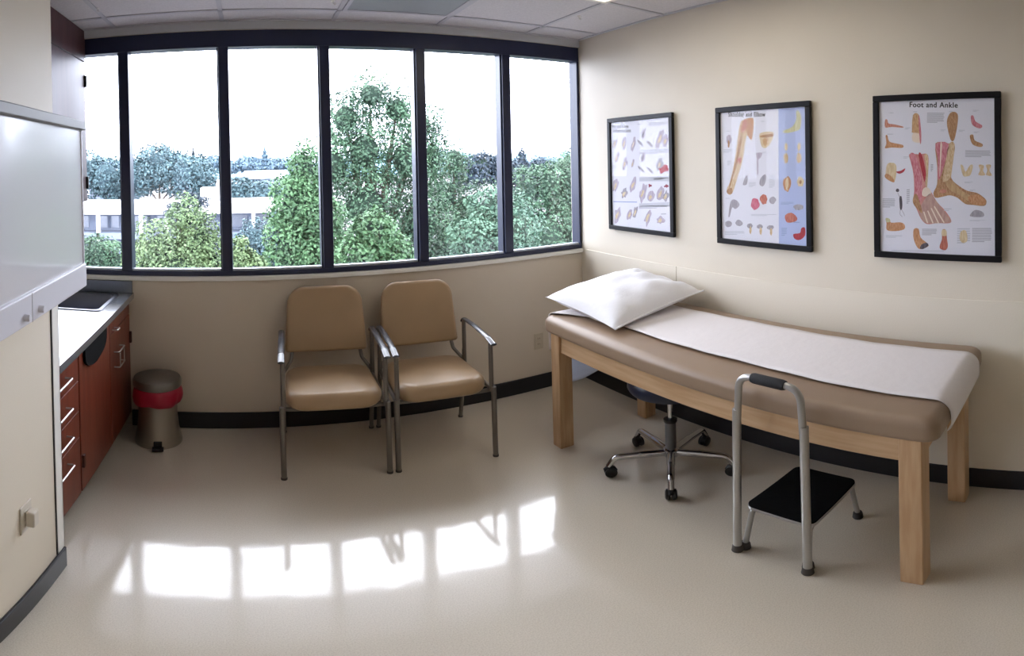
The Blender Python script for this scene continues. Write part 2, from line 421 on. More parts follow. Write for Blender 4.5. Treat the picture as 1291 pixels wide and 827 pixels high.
# half-round black flap
bm = bmesh.new()
pts = [(2.085, .838)]+[(2.255-.17*math.cos(PI*k/16), .79-.085*math.sin(PI*k/16)**.8*(1 if k < 9 else .95)) for k in range(17)]+[(2.425, .838)]
for x in (FX+.001, FX+.012):
    bm.faces.new([bm.verts.new((x, y, z)) for y, z in pts])
bm.verts.ensure_lookup_table(); n_ = len(pts)
for i in range(n_): bm.faces.new((bm.verts[i], bm.verts[(i+1) % n_], bm.verts[n_+(i+1) % n_], bm.verts[n_+i]))
fl = obj('flap', bm, M['tread'], d1); fl['label'] = 'black half-round flap below the counter edge'
# countertop with sink cut-out
CE = -.662; ct = .872; cb = .838
sx0, sx1, sy0, sy1 = -1.13, -.745, 2.53, 2.90
top = empty('countertop', 'slate grey laminate countertop running from the partition to the window wall', 'countertop', (0, 0, 0))
obj('worktop', boxes((XL+.001, sx0, 1.624, YW-.002, cb, ct), (sx1, CE, 1.624, YW-.002, cb, ct), (sx0, sx1, 1.624, sy0, cb, ct), (sx0, sx1, sy1, YW-.002, cb, ct)), M['counter'], top)
obj('backsplash', boxes((XL+.001, CE-.006, YW-.02, YW-.0005, ct, .944)), M['counter'], top, bevel=.003)
sn = empty('sink', 'rectangular stainless steel sink set into the grey countertop', 'sink', ((sx0+sx1)/2, (sy0+sy1)/2, ct))
a_, b_ = (sx1-sx0)/2, (sy1-sy0)/2
bm = bmesh.new()
def rr(w_, d_, r_, z): return [bm.verts.new((x, y, z)) for x, y in rrect(w_, d_, r_, 5)]
rings = [rr(2*a_+.024, 2*b_+.024, .03, .0005), rr(2*a_+.02, 2*b_+.02, .03, .004), rr(2*a_-.02, 2*b_-.02, .03, .004), rr(2*a_-.03, 2*b_-.03, .03, -.004), rr(2*a_-.05, 2*b_-.05, .04, -.13), rr(2*a_-.10, 2*b_-.10, .04, -.15)]
for A, B in zip(rings, rings[1:]):
    for i in range(len(A)): bm.faces.new((A[i], A[(i+1) % len(A)], B[(i+1) % len(A)], B[i]))
bm.faces.new(rings[-1])
obj('basin', bm, M['inox'], sn, smooth=True)
bm = bmesh.new(); lathe(bm, [(.035, -.1495), (.035, -.146), (.02, -.146), (.018, -.1485)], 20)
obj('drain', bm, M['chrome'], sn, smooth=True)
# upper cabinet
UX = -.925
uc = empty('wall_cabinet', 'dark wall cabinet above the counter, between partition and window', 'cabinet', (0, 0, 0))
obj('carcass', boxes((XL+.002, UX-.02, 1.625, YW-.001, 1.41, 2.20)), M['upper'], uc)
obj('soffit_panel', boxes((XL+.002, UX+.001, 1.625, YW-.001, 2.235, ZC-.007)), M['upper'], uc)
for y0, y1 in ((1.63, 2.29), (2.296, 2.95)):
    dd = obj('door', boxes((UX-.019, UX, y0, y1, 1.412, 2.228)), M['upper'], uc, bevel=.002)
    if y1 > 2.9:
        hinge(dd, 2.943, 2.115, UX, .012, M['slot']); hinge(dd, 2.943, 1.52, UX, .012, M['slot'])

# ---------------------------------------------------------------- step trash can
tr = empty('trash_can', 'stainless steel pedal bin with crimson liner beside the cherry cabinet', 'trash can', (-.508, 2.785, 0))
bm = bmesh.new(); lathe(bm, [(.126, 0), (.128, .012), (.124, .03), (.112, .10), (.104, .2), (.108, .30), (.118, .371), (.10, .371)], 40)
obj('body', bm, M['can'], tr, smooth=True)
bm = bmesh.new(); lathe(bm, [(.129, .372), (.131, .378), (.131, .404), (.124, .418), (.09, .427), (.04, .431)], 40)
obj('lid', bm, M['lid'], tr, smooth=True)
bm = bmesh.new(); nn = 48; prof = [(.118, .372), (.126, .365), (.131, .34), (.133, .31), (.128, .28), (.120, .262), (.112, .258)]
rings = []
for j, (r_, z_) in enumerate(prof):
    ring = []
    for k in range(nn):
        a = 2*PI*k/nn
        wob = (math.sin(a*9+j*.4)*.0035+math.sin(a*5+1)*.003)*(j/3 if j < 4 else 1)
        dz = math.sin(a*3+.7)*.008*(j/6)+math.sin(a+2.2)*.008*(j/6)
        ring.append(bm.verts.new(((r_+wob)*math.cos(a), (r_+wob)*math.sin(a), z_+dz)))
    rings.append(ring)
for A, B in zip(rings, rings[1:]):
    for i in range(nn): bm.faces.new((A[i], A[(i+1) % nn], B[(i+1) % nn], B[i]))
obj('liner', bm, M['liner'], tr, smooth=True)
bm = bmesh.new()
mp = Matrix.Rotation(math.radians(8), 4, 'Z')
box(bm, -.03, .03, -.165, -.115, .008, .02, 0, mp); box(bm, -.022, .022, -.13, -.116, .02, .055, 0, mp)
obj('pedal', bm, M['black_plastic'], tr, bevel=.004)

# ---------------------------------------------------------------- chairs
def make_chair(label):
    # local: front towards -Y, origin on the floor under the seat centre; width .51 between leg axes
    c = empty('side_chair', label, 'chair', (0, 0, 0), 0, 'tan chairs under the window')
    hw = .240
    def puff(v):
        # bow the front edge, lift the middle of the front
        if v.y < 0: v.y -= .030*(1-(v.x/.23)**2)*min(1, -v.y/.2)
        v.x *= 1-.05*max(0, v.y)/.22
        v.z += -.018*max(0, v.y/.22)
        return v
    s = obj('seat', pad(.458, .465, .095, .085, .045, .014, fn=puff, bot=.035), M['tan'], c, smooth=True)
    s.location = (0, 0, .388)
    def bow(v):
        v.z += .10*(v.x**2)*1.0
        v.x *= 1-.085*(v.y+.17)/.34
        return v
    shp = []
    W_, H_ = .445, .375
    for cx, cy, a0, r in ((W_/2, H_/2, 0, .095), (-W_/2, H_/2, PI/2, .095), (-W_/2, -H_/2, PI, .018), (W_/2, -H_/2, 1.5*PI, .018)):
        for k in range(9):
            a = a0+PI/2*k/8
            shp.append((cx-math.copysign(r, cx)+r*math.cos(a), cy-math.copysign(r, cy)+r*math.sin(a)))
    b_ = obj('backrest', pad(W_, H_, .045, .05, .02, .006, shape=shp, fn=bow), M['tan'], c, smooth=True)
    b_.rotation_euler = (PI/2-math.radians(9), 0, 0); b_.location = (0, .288, .722)
    # side frames
    for sx in (-1, 1):
        x = sx*hw
        bm = bmesh.new(); tube(bm, [(x, -.262, .003), (x, -.256, .43)], .0135, 12)
        lg = obj('leg', bm, M['steel'], c, smooth=True)
        bm = bmesh.new(); lathe(bm, [(.015, 0), (.015, .012), (.012, .014)], 12, (x, -.262)); obj('foot_cap', bm, M['rubber'], lg, smooth=True)
        bm = bmesh.new(); tube(bm, fillet([(x, .262, .003), (x, .17, .42), (x, .17, .50)], .1, 5), .012, 12)
        lg = obj('leg', bm, M['steel'], c, smooth=True)
        bm = bmesh.new(); lathe(bm, [(.014, 0), (.014, .012), (.011, .014)], 12, (x, .262)); obj('foot_cap', bm, M['rubber'], lg, smooth=True)
        bm = bmesh.new()
        tube(bm, [(x-sx*.006, -.244, .40), (x-sx*.006, -.242, .672)], .0115, 12)
        tube(bm, [(x, .165, .40), (x, .165, .682)], .0115, 12)
        tube(bm, [(x-sx*.004, -.255, .412), (x-sx*.004, .175, .412)], .0115, 10)
        obj('side_frame', bm, M['steel'], c, smooth=True)
        bm = bmesh.new()
        tube(bm, fillet([(x, .178, .672), (x, .165, .692), (x, 0, .698), (x, -.20, .688), (x, -.272, .672)], .05, 5), .0160, 14, flat=.5)
        obj('armrest', bm, M['armpad'], c, smooth=True)
    for y, z in ((-.20, .388), (.155, .384)):
        bm = bmesh.new(); tube(bm, [(-hw, y, z), (hw, y, z)], .011, 10)
        obj('seat_rail', bm, M['steel'], c, smooth=True)
    for sx in (-1, 1):
        bm = bmesh.new()
        tube(bm, fillet([(sx*hw, .165, .43), (sx*.19, .215, .50), (sx*.17, .285, .66)], .05, 5), .010, 10)
        obj('back_support', bm, M['steel'], c, smooth=True)
    return c
ch = make_chair('tan vinyl armchair nearer the pedal bin, left of the pair under the window')
ch.location = (.386, 2.606, 0); ch.rotation_euler = (0, 0, math.radians(-4))
ch2 = copy_tree(ch); ch2['label'] = 'tan vinyl armchair nearer the treatment table, right of the pair'
ch2.location = (.906, 2.572, 0); ch2.rotation_euler = (0, 0, math.radians(-4))

# ---------------------------------------------------------------- treatment table
BX0, BX1, BY0, BY1 = 1.412, 2.132, .392, 2.302
bed = empty('treatment_table', 'maple treatment table with taupe padded top along the right wall', 'treatment table', ((BX0+BX1)/2, (BY0+BY1)/2, 0))
cx, cy = (BX0+BX1)/2, (BY0+BY1)/2
o = obj('padded_top', pad(BX1-BX0, BY1-BY0, .09, .045, .036, .006, bot=.022), M['vinyl'], bed, smooth=True)
o.location = (0, 0, .690)
lx0, lx1, ly0, ly1 = 1.434-cx, 2.088-cx, .446-cy, 2.255-cy
for x in (lx0, lx1-.08):
    for y in (ly0, ly1-.072):
        obj('leg', boxes((x, x+.08, y, y+.072, 0, .69)), M['maple'], bed, bevel=.004)
for x in (lx0+.012, lx1-.032): obj('side_rail', boxes((x, x+.022, ly0+.072, ly1-.072, .592, .69)), M['maple_h'], bed, bevel=.002)
for y in (ly0+.012, ly1-.032): obj('end_rail', boxes((lx0+.08, lx1-.08, y, y+.022, .592, .69)), M['maple_h'], bed, bevel=.002)

# sheet strip lying over the top, draped at both ends
def draped(name, path, x0f, x1f, nx, thick, m_):
    bm = bmesh.new(); rows = []
    for i, (y, z) in enumerate(path):
        s = i/(len(path)-1)
        row = []
        for j in range(nx+1):
            u = j/nx; x = x0f(y, z)*(1-u)+x1f(y, z)*u
            row.append(bm.verts.new((x, y, z)))
        rows.append(row)
    for A, B in zip(rows, rows[1:]):
        for j in range(nx): bm.faces.new((A[j], A[j+1], B[j+1], B[j]))
    o = obj(name, bm, m_, smooth=True)
    sf = o.modifiers.new('thickness', 'SOLIDIFY'); sf.thickness = thick; sf.offset = 1
    return o
zt_ = .7895
path = [(BY1+.003, .56+.01), (BY1+.0035, .62), (BY1+.006, .68), (BY1+.005, .74)]
for k in range(1, 7):
    a = PI/2*k/6; path.append((BY1-.036+.041*math.cos(a), zt_-.041+.041*math.sin(a)))
for k in range(1, 24):
    y = BY1-.036+(BY0+.05-BY1+.036)*k/24; path.append((y, zt_+.0015*math.sin(k*1.9)+.001+.004*math.sin(PI*k/24)))
for k in range(0, 7):
    a = PI/2*k/6; path.append((BY0+.05-.055*math.sin(a), zt_-.055+.055*math.cos(a)))
path += [(BY0-.006, .71), (BY0-.003, .685), (BY0+.008, .672)]
sh = draped('table_sheet', path, lambda y, z: 1.548+.04*(y-BY0)/1.9+.006*math.sin(y*7)-.13*max(0, min(1, (y-2.0)/.25))**1.5, lambda y, z: 2.004+.006*math.sin(y*5+1), 14, .003, M['sheet'])
tag(sh, 'white cotton sheet strip draped along the taupe padded table top', 'sheet')
# hanging cloth at the head end
bm = bmesh.new(); rows = []
for i in range(15):
    v_ = i/14; row = []
    for j in range(13):
        u = j/12; x = 1.50+.50*u
        low = .34+.14*(max(0, u-.25)/.75)**2
        z = .585*(1-v_)+low*v_
        y = 2.300+.004*math.sin(u*16)*v_+.012*v_
        row.append(bm.verts.new((x, y+.0, z)))
    rows.append(row)
for A, B in zip(rows, rows[1:]):
    for j in range(12): bm.faces.new((A[j], A[j+1], B[j+1], B[j]))
hs_ = obj('hanging_cloth', bm, M['hang'], smooth=True)
sf = hs_.modifiers.new('thickness', 'SOLIDIFY'); sf.thickness = .003
tag(hs_, 'white cloth hanging below the head end of the treatment table', 'cloth')

# pillow
bm = bmesh.new(); NP = 30
cF = Vector((1.490, 1.812, .808)); cL = Vector((1.485, 2.385, .850)); cR = Vector((2.125, 1.84, .868)); cBk = Vector((2.125, 2.40, .905))
rnd = random.Random(3)
top_v, bot_v = [], []
for i in range(NP+1):
    rt, rb = [], []
    for j in range(NP+1):
        u, v_ = i/NP, j/NP
        P = cF*(1-u)*(1-v_)+cL*(1-u)*v_+cR*u*(1-v_)+cBk*u*v_
        a, b_ = 2*u-1, 2*v_-1
        th = max(0, (1-abs(a)**2.6))**.5*max(0, (1-abs(b_)**2.6))**.5
        # sides pull in between the corners
        pin = Vector((-.026*a*(1-b_*b_)*abs(a)**2, -.030*b_*(1-a*a)*abs(b_)**2, 0))
        wr = .009*math.sin(14*v_*(.6+u)+5*u)*th*max(0, a+.3)+.006*math.sin(17*u-9*v_)*th*(1-u)
        crease = -.012*math.exp(-((u-.80-.10*math.sin(4*v_))/.035)**2)*th
        wr += (.005*math.sin(31*v_-11*u)*max(0, u-.3)+.004*math.sin(26*u+13*v_)*(1-v_))*th
        edge = math.exp(-((min(u, 1-u, v_, 1-v_))/.03)**2)
        rt.append(bm.verts.new(P+pin+Vector((0, 0, .082*th+wr+crease))))
        zb_ = max(.803, (P+pin).z-.055*th-.0) if th > 0 else P.z
        rb.append((P+pin, zb_, th))
    top_v.append(rt); bot_v.append(rb)
bots = []
for i in range(NP+1):
    row = []
    for j in range(NP+1):
        if i in (0, NP) or j in (0, NP): row.append(top_v[i][j])
        else:
            q, z_, th = bot_v[i][j]
            row.append(bm.verts.new((q.x, q.y, min(z_ if th > .3 else q.z*(1-th/.3)+z_*th/.3, q.z))))
    bots.append(row)
for i in range(NP):
    for j in range(NP):
        bm.faces.new((top_v[i][j], top_v[i+1][j], top_v[i+1][j+1], top_v[i][j+1]))
        q = (bots[i][j], bots[i][j+1], bots[i+1][j+1], bots[i+1][j])
        if len(set(q)) == 4:
            try: bm.faces.new(q)
            except ValueError: pass
hem = [top_v[i][0].co.copy() for i in range(NP+1)]
pl = obj('pillow', bm, M['pillow'], smooth=True)
tag(pl, 'plump white pillow at the window end of the treatment table', 'pillow')
bm = bmesh.new(); tube(bm, [p+Vector((0, -.003, .002)) for p in hem], .006, 8, flat=.8)
hm = obj('hem', bm, M['pillow'], pl, smooth=True)

# ---------------------------------------------------------------- rolling stool
SX, SY = 1.707, 1.690
st = empty('rolling_stool', 'chrome five-star stool with navy round seat pushed under the table', 'stool', (SX, SY, 0))
bm = bmesh.new(); lathe(bm, [(.15, .470), (.185, .477), (.195, .495), (.195, .530), (.185, .545), (.14, .551)], 40)
obj('seat', bm, M['navy'], st, smooth=True)
bm = bmesh.new(); lathe(bm, [(.012, .28), (.012, .470)], 16); obj('piston', bm, M['chrome'], st, smooth=True)
bm = bmesh.new(); lathe(bm, [(.026, .085), (.026, .29), (.022, .292)], 20); obj('column', bm, M['gascol'], st, smooth=True)
bm = bmesh.new(); lathe(bm, [(.03, .286), (.032, .290), (.032, .302), (.02, .306)], 20); obj('collar', bm, M['black_plastic'], st, smooth=True)
bm = bmesh.new(); lathe(bm, [(.034, .082), (.038, .09), (.038, .122), (.028, .130)], 20); obj('hub', bm, M['chrome'], st, smooth=True)
for k in range(5):
    a = math.radians(8+72*k); d_ = Vector((math.cos(a), math.sin(a), 0)); pnt = lambda r_, z_: d_*r_+Vector((0, 0, z_))
    bm = bmesh.new()
    path = fillet([pnt(.02, .104), pnt(.15, .112), pnt(.262, .112), pnt(.292, .062)], [.2, .035], 7)
    tube(bm, path, [.0200-.006*i/(len(path)-1) for i in range(len(path))], 12)
    arm = obj('base_arm', bm, M['chrome'], st, smooth=True)
    # twin-wheel caster with hood
    q = d_.cross(Vector((0, 0, 1)))
    cst = bmesh.new()
    for s in (-1, 1):
        pr = [(.004, 0), (.024, .001), (.028, .005), (.028, .017), (.018, .022), (.004, .022)]
        tmp = bmesh.new(); lathe(tmp, pr, 20)
        rot = Matrix.Translation(d_*.283+Vector((0, 0, .0285))+q*(s*.003)) @ (q*s).to_track_quat('Z', 'Y').to_matrix().to_4x4()
        for v2 in tmp.verts: v2.co = rot @ v2.co
        me_ = bpy.data.meshes.new('tmp'); tmp.to_mesh(me_); tmp.free(); cst.from_mesh(me_); bpy.data.meshes.remove(me_)
    tube(cst, [d_*.292+Vector((0, 0, .045)), d_*.292+Vector((0, 0, .066))], .009, 10)
    tube(cst, [d_*.262+Vector((0, 0, .032)), d_*.27+Vector((0, 0, .05)), d_*.295+Vector((0, 0, .054)), d_*.308+Vector((0, 0, .04))], .012, 8)
    obj('caster', cst, M['black_plastic'], st, smooth=True)

# ---------------------------------------------------------------- step stool with handle
fs = empty('step_stool', 'silver step stool with tall handle and black tread beside the table', 'step stool', (1.60, .92, 0))
def L_(x, y, z): return (x-1.60, y-.92, z)
HX = 1.374; ya, yb_ = .797, 1.052
bm = bmesh.new()
tube(bm, fillet([L_(HX-.004, yb_+.006, .02), L_(HX, yb_, .60), L_(HX, yb_-.012, .842), L_(HX, ya+.012, .842), L_(HX, ya, .60), L_(HX-.004, ya-.006, .02)], [.3, .058, .058, .3], 9), .0125, 14)
obj('handrail', bm, M['satin'], fs, smooth=True)
for y in (ya, yb_):
    bm = bmesh.new(); tube(bm, [L_(HX-.004, y+(.006 if y > 1 else -.006), .022), L_(HX, y, .70)], .0150, 14)
    obj('lower_post', bm, M['satin'], fs, smooth=True)
bm = bmesh.new(); tube(bm, [L_(HX, .862, .842), L_(HX, .872, .842), L_(HX, .978, .842), L_(HX, .988, .842)], [.0165, .019, .019, .0165], 16)
obj('grip', bm, M['foam'], fs, smooth=True)
def leg_frame(x, sgn):
    bm = bmesh.new()
    tube(bm, fillet([L_(x+sgn*.03, .805, .02), L_(x, .815, .19), L_(x-sgn*.03, .815, .214), L_(x-sgn*.03, 1.037, .214), L_(x, 1.037, .19), L_(x+sgn*.03, 1.047, .02)], [.04, .02, .02, .04], 6), .0105, 12)
    return bm
obj('leg_frame', leg_frame(1.428, -1), M['satin'], fs, smooth=True)
obj('leg_frame', leg_frame(1.748, 1), M['satin'], fs, smooth=True)
for y in (.812, 1.040):
    bm = bmesh.new(); tube(bm, [L_(1.43, y, .212), L_(1.745, y, .212)], .0105, 10)
    obj('tread_rail', bm, M['satin'], fs, smooth=True)
o = obj('tread_pan', pad(.350, .262, .014, .03, .003, 0, bot=.003), M['satin'], fs, smooth=True); o.location = L_(1.587, .926, .212)
o = obj('tread_mat', pad(.347, .259, .008, .03, .002, 0, bot=.001), M['tread'], fs, smooth=True); o.location = L_(1.587, .926, .2265)
bm = bmesh.new()
for k in range(15): box(bm, L_(1.433+.0205*k, 0, 0)[0], L_(1.440+.0205*k, 0, 0)[0], -.10, .115, .2335, .2355)
obj('ribbing', bm, M['tread'], o); bpy.data.objects['ribbing'].location = (-(1.587-1.60), -(.926-.92), -.2265)
for (x, y) in ((HX-.004, ya-.006), (HX-.004, yb_+.006), (1.398, .805), (1.398, 1.047), (1.778, .805), (1.778, 1.047)):
    bm = bmesh.new(); X, Y, _ = L_(x, y, 0)
    lathe(bm, [(.019, 0), (.021, .004), (.018, .03), (.015, .036)], 16, (X, Y))
    obj('rubber_foot', bm, M['rubber'] if x < 1.6 else M['black_plastic'], fs, smooth=True)

# ---------------------------------------------------------------- posters
PC = {}
def pm(c, c2=None, sc_=60):
    k = (c, c2, sc_)
    if k not in PC:
        if c2: PC[k] = mat('print_ink', c, .6, rgb2=c2, vscale=sc_, stretch=(1, 3, .6), detail=5)
        else: PC[k] = mat('print_ink', c, .6)
    return PC[k]
class Chart:
    """flat art on a wall poster. quad = the paper's corners in a zoomed crop (TL, TR, BL, BR); figures are given in the crop's pixels."""
    def __init__(s, quad, W_, H_): s.q = quad; s.W = W_; s.H = H_; s.lay = 0
    def uv(s, x, y):
        tl, tr_, bl, br = s.q; u, v_ = .5, .5
        for _ in range(12):
            px = (tl[0]*(1-u)+tr_[0]*u)*(1-v_)+(bl[0]*(1-u)+br[0]*u)*v_
            py = (tl[1]*(1-u)+tr_[1]*u)*(1-v_)+(bl[1]*(1-u)+br[1]*u)*v_
            u += (x-px)/(tr_[0]-tl[0]); v_ += (y-py)/(bl[1]-tl[1])
        return u, v_
    def pt(s, x, y, lay): u, v_ = s.uv(x, y); return (-.0006-.00012*lay, (.5-u)*s.W, (.5-v_)*s.H)
    def poly(s, parent, name, pts, m_, lay=1, smooth=True):
        if smooth and len(pts) > 3:      # Catmull-Rom rounding
            out = []; n = len(pts)
            for i in range(n):
                p0, p1, p2, p3 = [Vector(pts[(i+k) % n]) for k in (-1, 0, 1, 2)]
                for t_ in (0, .33, .66):
                    out.append(.5*((2*p1)+(p2-p0)*t_+(2*p0-5*p1+4*p2-p3)*t_*t_+(3*p1-p0-3*p2+p3)*t_**3))
            pts = [(p.x, p.y) for p in out]
        co = [Vector(s.pt(x, y, lay)) for x, y in pts]
        tris = tessellate_polygon([[Vector((c_.y, c_.z, 0)) for c_ in co]])
        me = bpy.data.meshes.new(name); me.from_pydata(co, [], [t_ for t_ in tris]); me.materials.append(m_)
        o = bpy.data.objects.new(name, me); return link(o, parent)
    def ell(s, parent, name, cx, cy, rx, ry, m_, ang=0, lay=1, wob=.12, seed=0):
        r = random.Random(seed+int(cx*7+cy)); n = 14; pts = []
        for k in range(n):
            a = 2*PI*k/n; w_ = 1+wob*(r.random()*2-1)
            x, y = rx*w_*math.cos(a), ry*w_*math.sin(a); ca, sa = math.cos(ang), math.sin(ang)
            pts.append((cx+x*ca-y*sa, cy+x*sa+y*ca))
        return s.poly(parent, name, pts, m_, lay)
    def lines(s, parent, name, items, m_, lay=1):
        """items: (x0,y0,x1,y1,thickness) strokes, joined into ONE mesh"""
        bm = bmesh.new()
        for x0, y0, x1, y1, t_ in items:
            d = Vector((x1-x0, y1-y0)); n = Vector((-d.y, d.x)).normalized()*t_/2
            bm.faces.new([bm.verts.new(s.pt(x, y, lay)) for x, y in ((x0+n.x, y0+n.y), (x1+n.x, y1+n.y), (x1-n.x, y1-n.y), (x0-n.x, y0-n.y))])
        return obj(name, bm, m_, parent)
    def text_block(s, parent, x0, y0, x1, y1, rows, m_, lay=1, t_=.55):
        dy = (y1-y0)/rows; r = random.Random(int(x0+y0))
        return s.lines(parent, 'caption', [(x0, y0+dy*(i+.5), x1-(x1-x0)*(.0 if i < rows-1 else .35)-r.random()*(x1-x0)*.06, y0+dy*(i+.5), dy*t_) for i in range(rows)], m_, lay)
    def title(s, parent, txt, cx, cy, width, m_, lay=2, bold=.03, tall=1.1):
        cu = bpy.data.curves.new('title', 'FONT'); cu.body = txt; cu.size = 1; cu.align_x = 'LEFT'; cu.space_character = 1.12
        to = bpy.data.objects.new('tmp_text', cu); col.objects.link(to)
        bpy.context.view_layer.update()
        me = bpy.data.meshes.new_from_object(to.evaluated_get(bpy.context.evaluated_depsgraph_get()))
        bpy.data.objects.remove(to)
        vs = [v2.co.copy() for v2 in me.vertices]; fs_ = [list(p_.vertices) for p_ in me.polygons]; bpy.data.meshes.remove(me)
        x0, x1 = min(v2.x for v2 in vs), max(v2.x for v2 in vs); k = width/(x1-x0)
        q = s.q; asp = ((q[2][1]-q[0][1])/s.H)/((q[1][0]-q[0][0])/s.W)
        V_, F_ = [], []
        for n_, (dx, dy) in enumerate(((0, 0), (-bold, 0), (bold, 0), (0, -bold*.6), (0, bold*.6))):     # heavy strokes
            b0 = len(V_)
            for v2 in vs:
                X = cx+(v2.x+dx-(x0+x1)/2)*k; Y = cy-(v2.y+dy-.35)*k*asp*tall
                V_.append(s.pt(X, Y, lay+.15*n_))
            F_ += [[b0+a for a in f] for f in fs_]
        me = bpy.data.meshes.new('title'); me.from_pydata(V_, [], F_); me.materials.append(m_)
        o = bpy.data.objects.new('title', me); link(o, parent); return o
def poster(label, yc, zc, W_, H_, quad, name='framed_poster'):
    p_ = empty(name, label, 'poster', (XR-.0065, yc, zc), 0, None)
    fw = .027; dpt = .022
    x0, x1 = -dpt, 0
    bm = bmesh.new()
    box(bm, x0, x1, -W_/2, W_/2, H_/2-fw, H_/2); box(bm, x0, x1, -W_/2, W_/2, -H_/2, -H_/2+fw)
    box(bm, x0, x1, -W_/2, -W_/2+fw, -H_/2+fw, H_/2-fw); box(bm, x0, x1, W_/2-fw, W_/2, -H_/2+fw, H_/2-fw)
    obj('frame', bm, M['blackframe'], p_, bevel=.003)
    pw, ph = W_-2*fw, H_-2*fw
    pa = obj('paper', boxes((-.004, 0, -pw/2, pw/2, -ph/2, ph/2)), M['paper'], p_); pa.location = (-.006, 0, 0)
    pa2 = pa
    obj('glass', boxes((-.0165, -.0145, -pw/2, pw/2, -ph/2, ph/2)), M['pglass'], p_)
    c_ = Chart(quad, pw, ph)
    org = c_.pt
    c_.pt = lambda x, y, lay: (org(x, y, lay)[0]-.0036, org(x, y, lay)[1], org(x, y, lay)[2])
    return p_, pa, c_
INK = pm((50, 44, 52)); GREY = pm((176, 176, 186)); LT = pm((198, 200, 210)); MID = pm((150, 146, 156), (178, 172, 182))
TAN = pm((214, 178, 132), (180, 134, 92), 130); TAN2 = pm((190, 158, 116), (226, 204, 170), 130); BRN = pm((152, 108, 74), (196, 156, 116), 130); PINK = pm((214, 150, 158), (186, 92, 108), 120); RED = pm((190, 60, 70), (160, 40, 56))
RSK = pm((210, 156, 132), (184, 108, 92), 130); BONE = pm((226, 210, 176), (206, 180, 140)); PALE = pm((232, 216, 200)); LAV = pm((176, 188, 226)); DK = pm((60, 54, 66), (96, 90, 100)); ORG = pm((212, 164, 122), (176, 118, 78), 130); GRN = pm((196, 208, 204)); OLV = pm((190, 186, 140), (206, 206, 170)); MAUVE = pm((170, 158, 176), (196, 186, 200)); RBR = pm((168, 84, 70), (196, 120, 100))

# poster 3: Foot and Ankle
P3, pa, c = poster('black framed Foot and Ankle chart, rightmost of the three posters', (.871+.314)/2, 1.498, .557, .707, ((85, 125), (548, 103), (98, 722), (558, 740)))
c.title(pa, 'Foot and Ankle', 310, 134, 192, INK, bold=.035)
A = c.poly
A(pa, 'figure', [(112, 196), (121, 196), (126, 210), (150, 214), (186, 222), (184, 227), (140, 224), (112, 226)], RSK)
A(pa, 'figure', [(114, 260), (122, 258), (130, 282), (160, 290), (188, 296), (184, 307), (140, 306), (112, 309), (118, 290)], ORG)
A(pa, 'figure', [(228, 176), (252, 176), (262, 246), (258, 250), (226, 246), (224, 240)], TAN); A(pa, 'figure', [(250, 178), (256, 190), (262, 244), (262, 285), (257, 285), (252, 220)], PINK, 2); A(pa, 'figure', [(228, 248), (256, 250), (260, 284), (228, 280)], PALE)
A(pa, 'figure', [(378, 166), (396, 162), (408, 176), (406, 215), (398, 260), (390, 278), (379, 270), (366, 220), (366, 190)], BRN)
A(pa, 'figure', [(458, 178), (468, 176), (476, 198), (502, 214), (496, 226), (478, 222), (462, 208)], PINK); A(pa, 'figure', [(455, 256), (468, 252), (474, 274), (504, 288), (500, 300), (476, 296), (462, 284)], BRN)
A(pa, 'figure', [(420, 374), (430, 376), (440, 400), (456, 374), (468, 374), (460, 410), (444, 418), (430, 414)], BONE); A(pa, 'figure', [(490, 372), (510, 374), (508, 396), (516, 412), (490, 412), (496, 392)], TAN2); A(pa, 'figure', [(518, 372), (538, 372), (532, 394), (542, 414), (520, 412), (524, 392)], TAN2)
A(pa, 'figure', [(122, 374), (140, 366), (160, 376), (160, 420), (152, 442), (138, 434), (120, 430), (116, 410)], BONE); A(pa, 'figure', [(120, 410), (140, 420), (154, 440), (146, 444), (122, 432), (112, 420)], ORG, 2); A(pa, 'figure', [(160, 402), (180, 398), (198, 388), (192, 402), (174, 410)], RED)
# large left foot: leg, muscles, dorsum, toes
A(pa, 'figure', [(214, 332), (252, 332), (290, 334), (292, 400), (288, 466), (304, 480), (330, 522), (362, 556), (386, 594), (376, 606), (330, 606), (290, 610), (266, 590), (246, 548), (231, 520), (236, 480), (232, 410), (220, 360)], pm((212, 150, 142), (190, 120, 118), 30))
A(pa, 'figure', [(216, 334), (240, 334), (262, 400), (270, 470), (262, 520), (240, 520), (238, 480), (234, 410)], PINK, 2); A(pa, 'figure', [(252, 334), (266, 334), (282, 400), (284, 440), (274, 430)], RED, 3)
A(pa, 'figure', [(276, 336), (290, 336), (292, 400), (288, 464), (280, 440), (284, 390)], TAN2, 3)
A(pa, 'figure', [(272, 470), (290, 462), (306, 486), (282, 500), (268, 492)], PALE, 3)
A(pa, 'figure', [(286, 500), (306, 490), (330, 522), (360, 560), (384, 594), (374, 604), (290, 606), (268, 588), (256, 556)], pm((196, 164, 150), (176, 138, 132), 40), 3)
for i, (x0, y0, x1, y1) in enumerate(((276, 560, 292, 606), (292, 556, 314, 606), (306, 546, 336, 606), (318, 538, 358, 604))): c.lines(pa, 'tendon', [(x0, y0, x1, y1, 5)], PALE, 4)
A(pa, 'figure', [(234, 500), (246, 490), (262, 530), (270, 566), (252, 552), (232, 526)], BRN, 4)
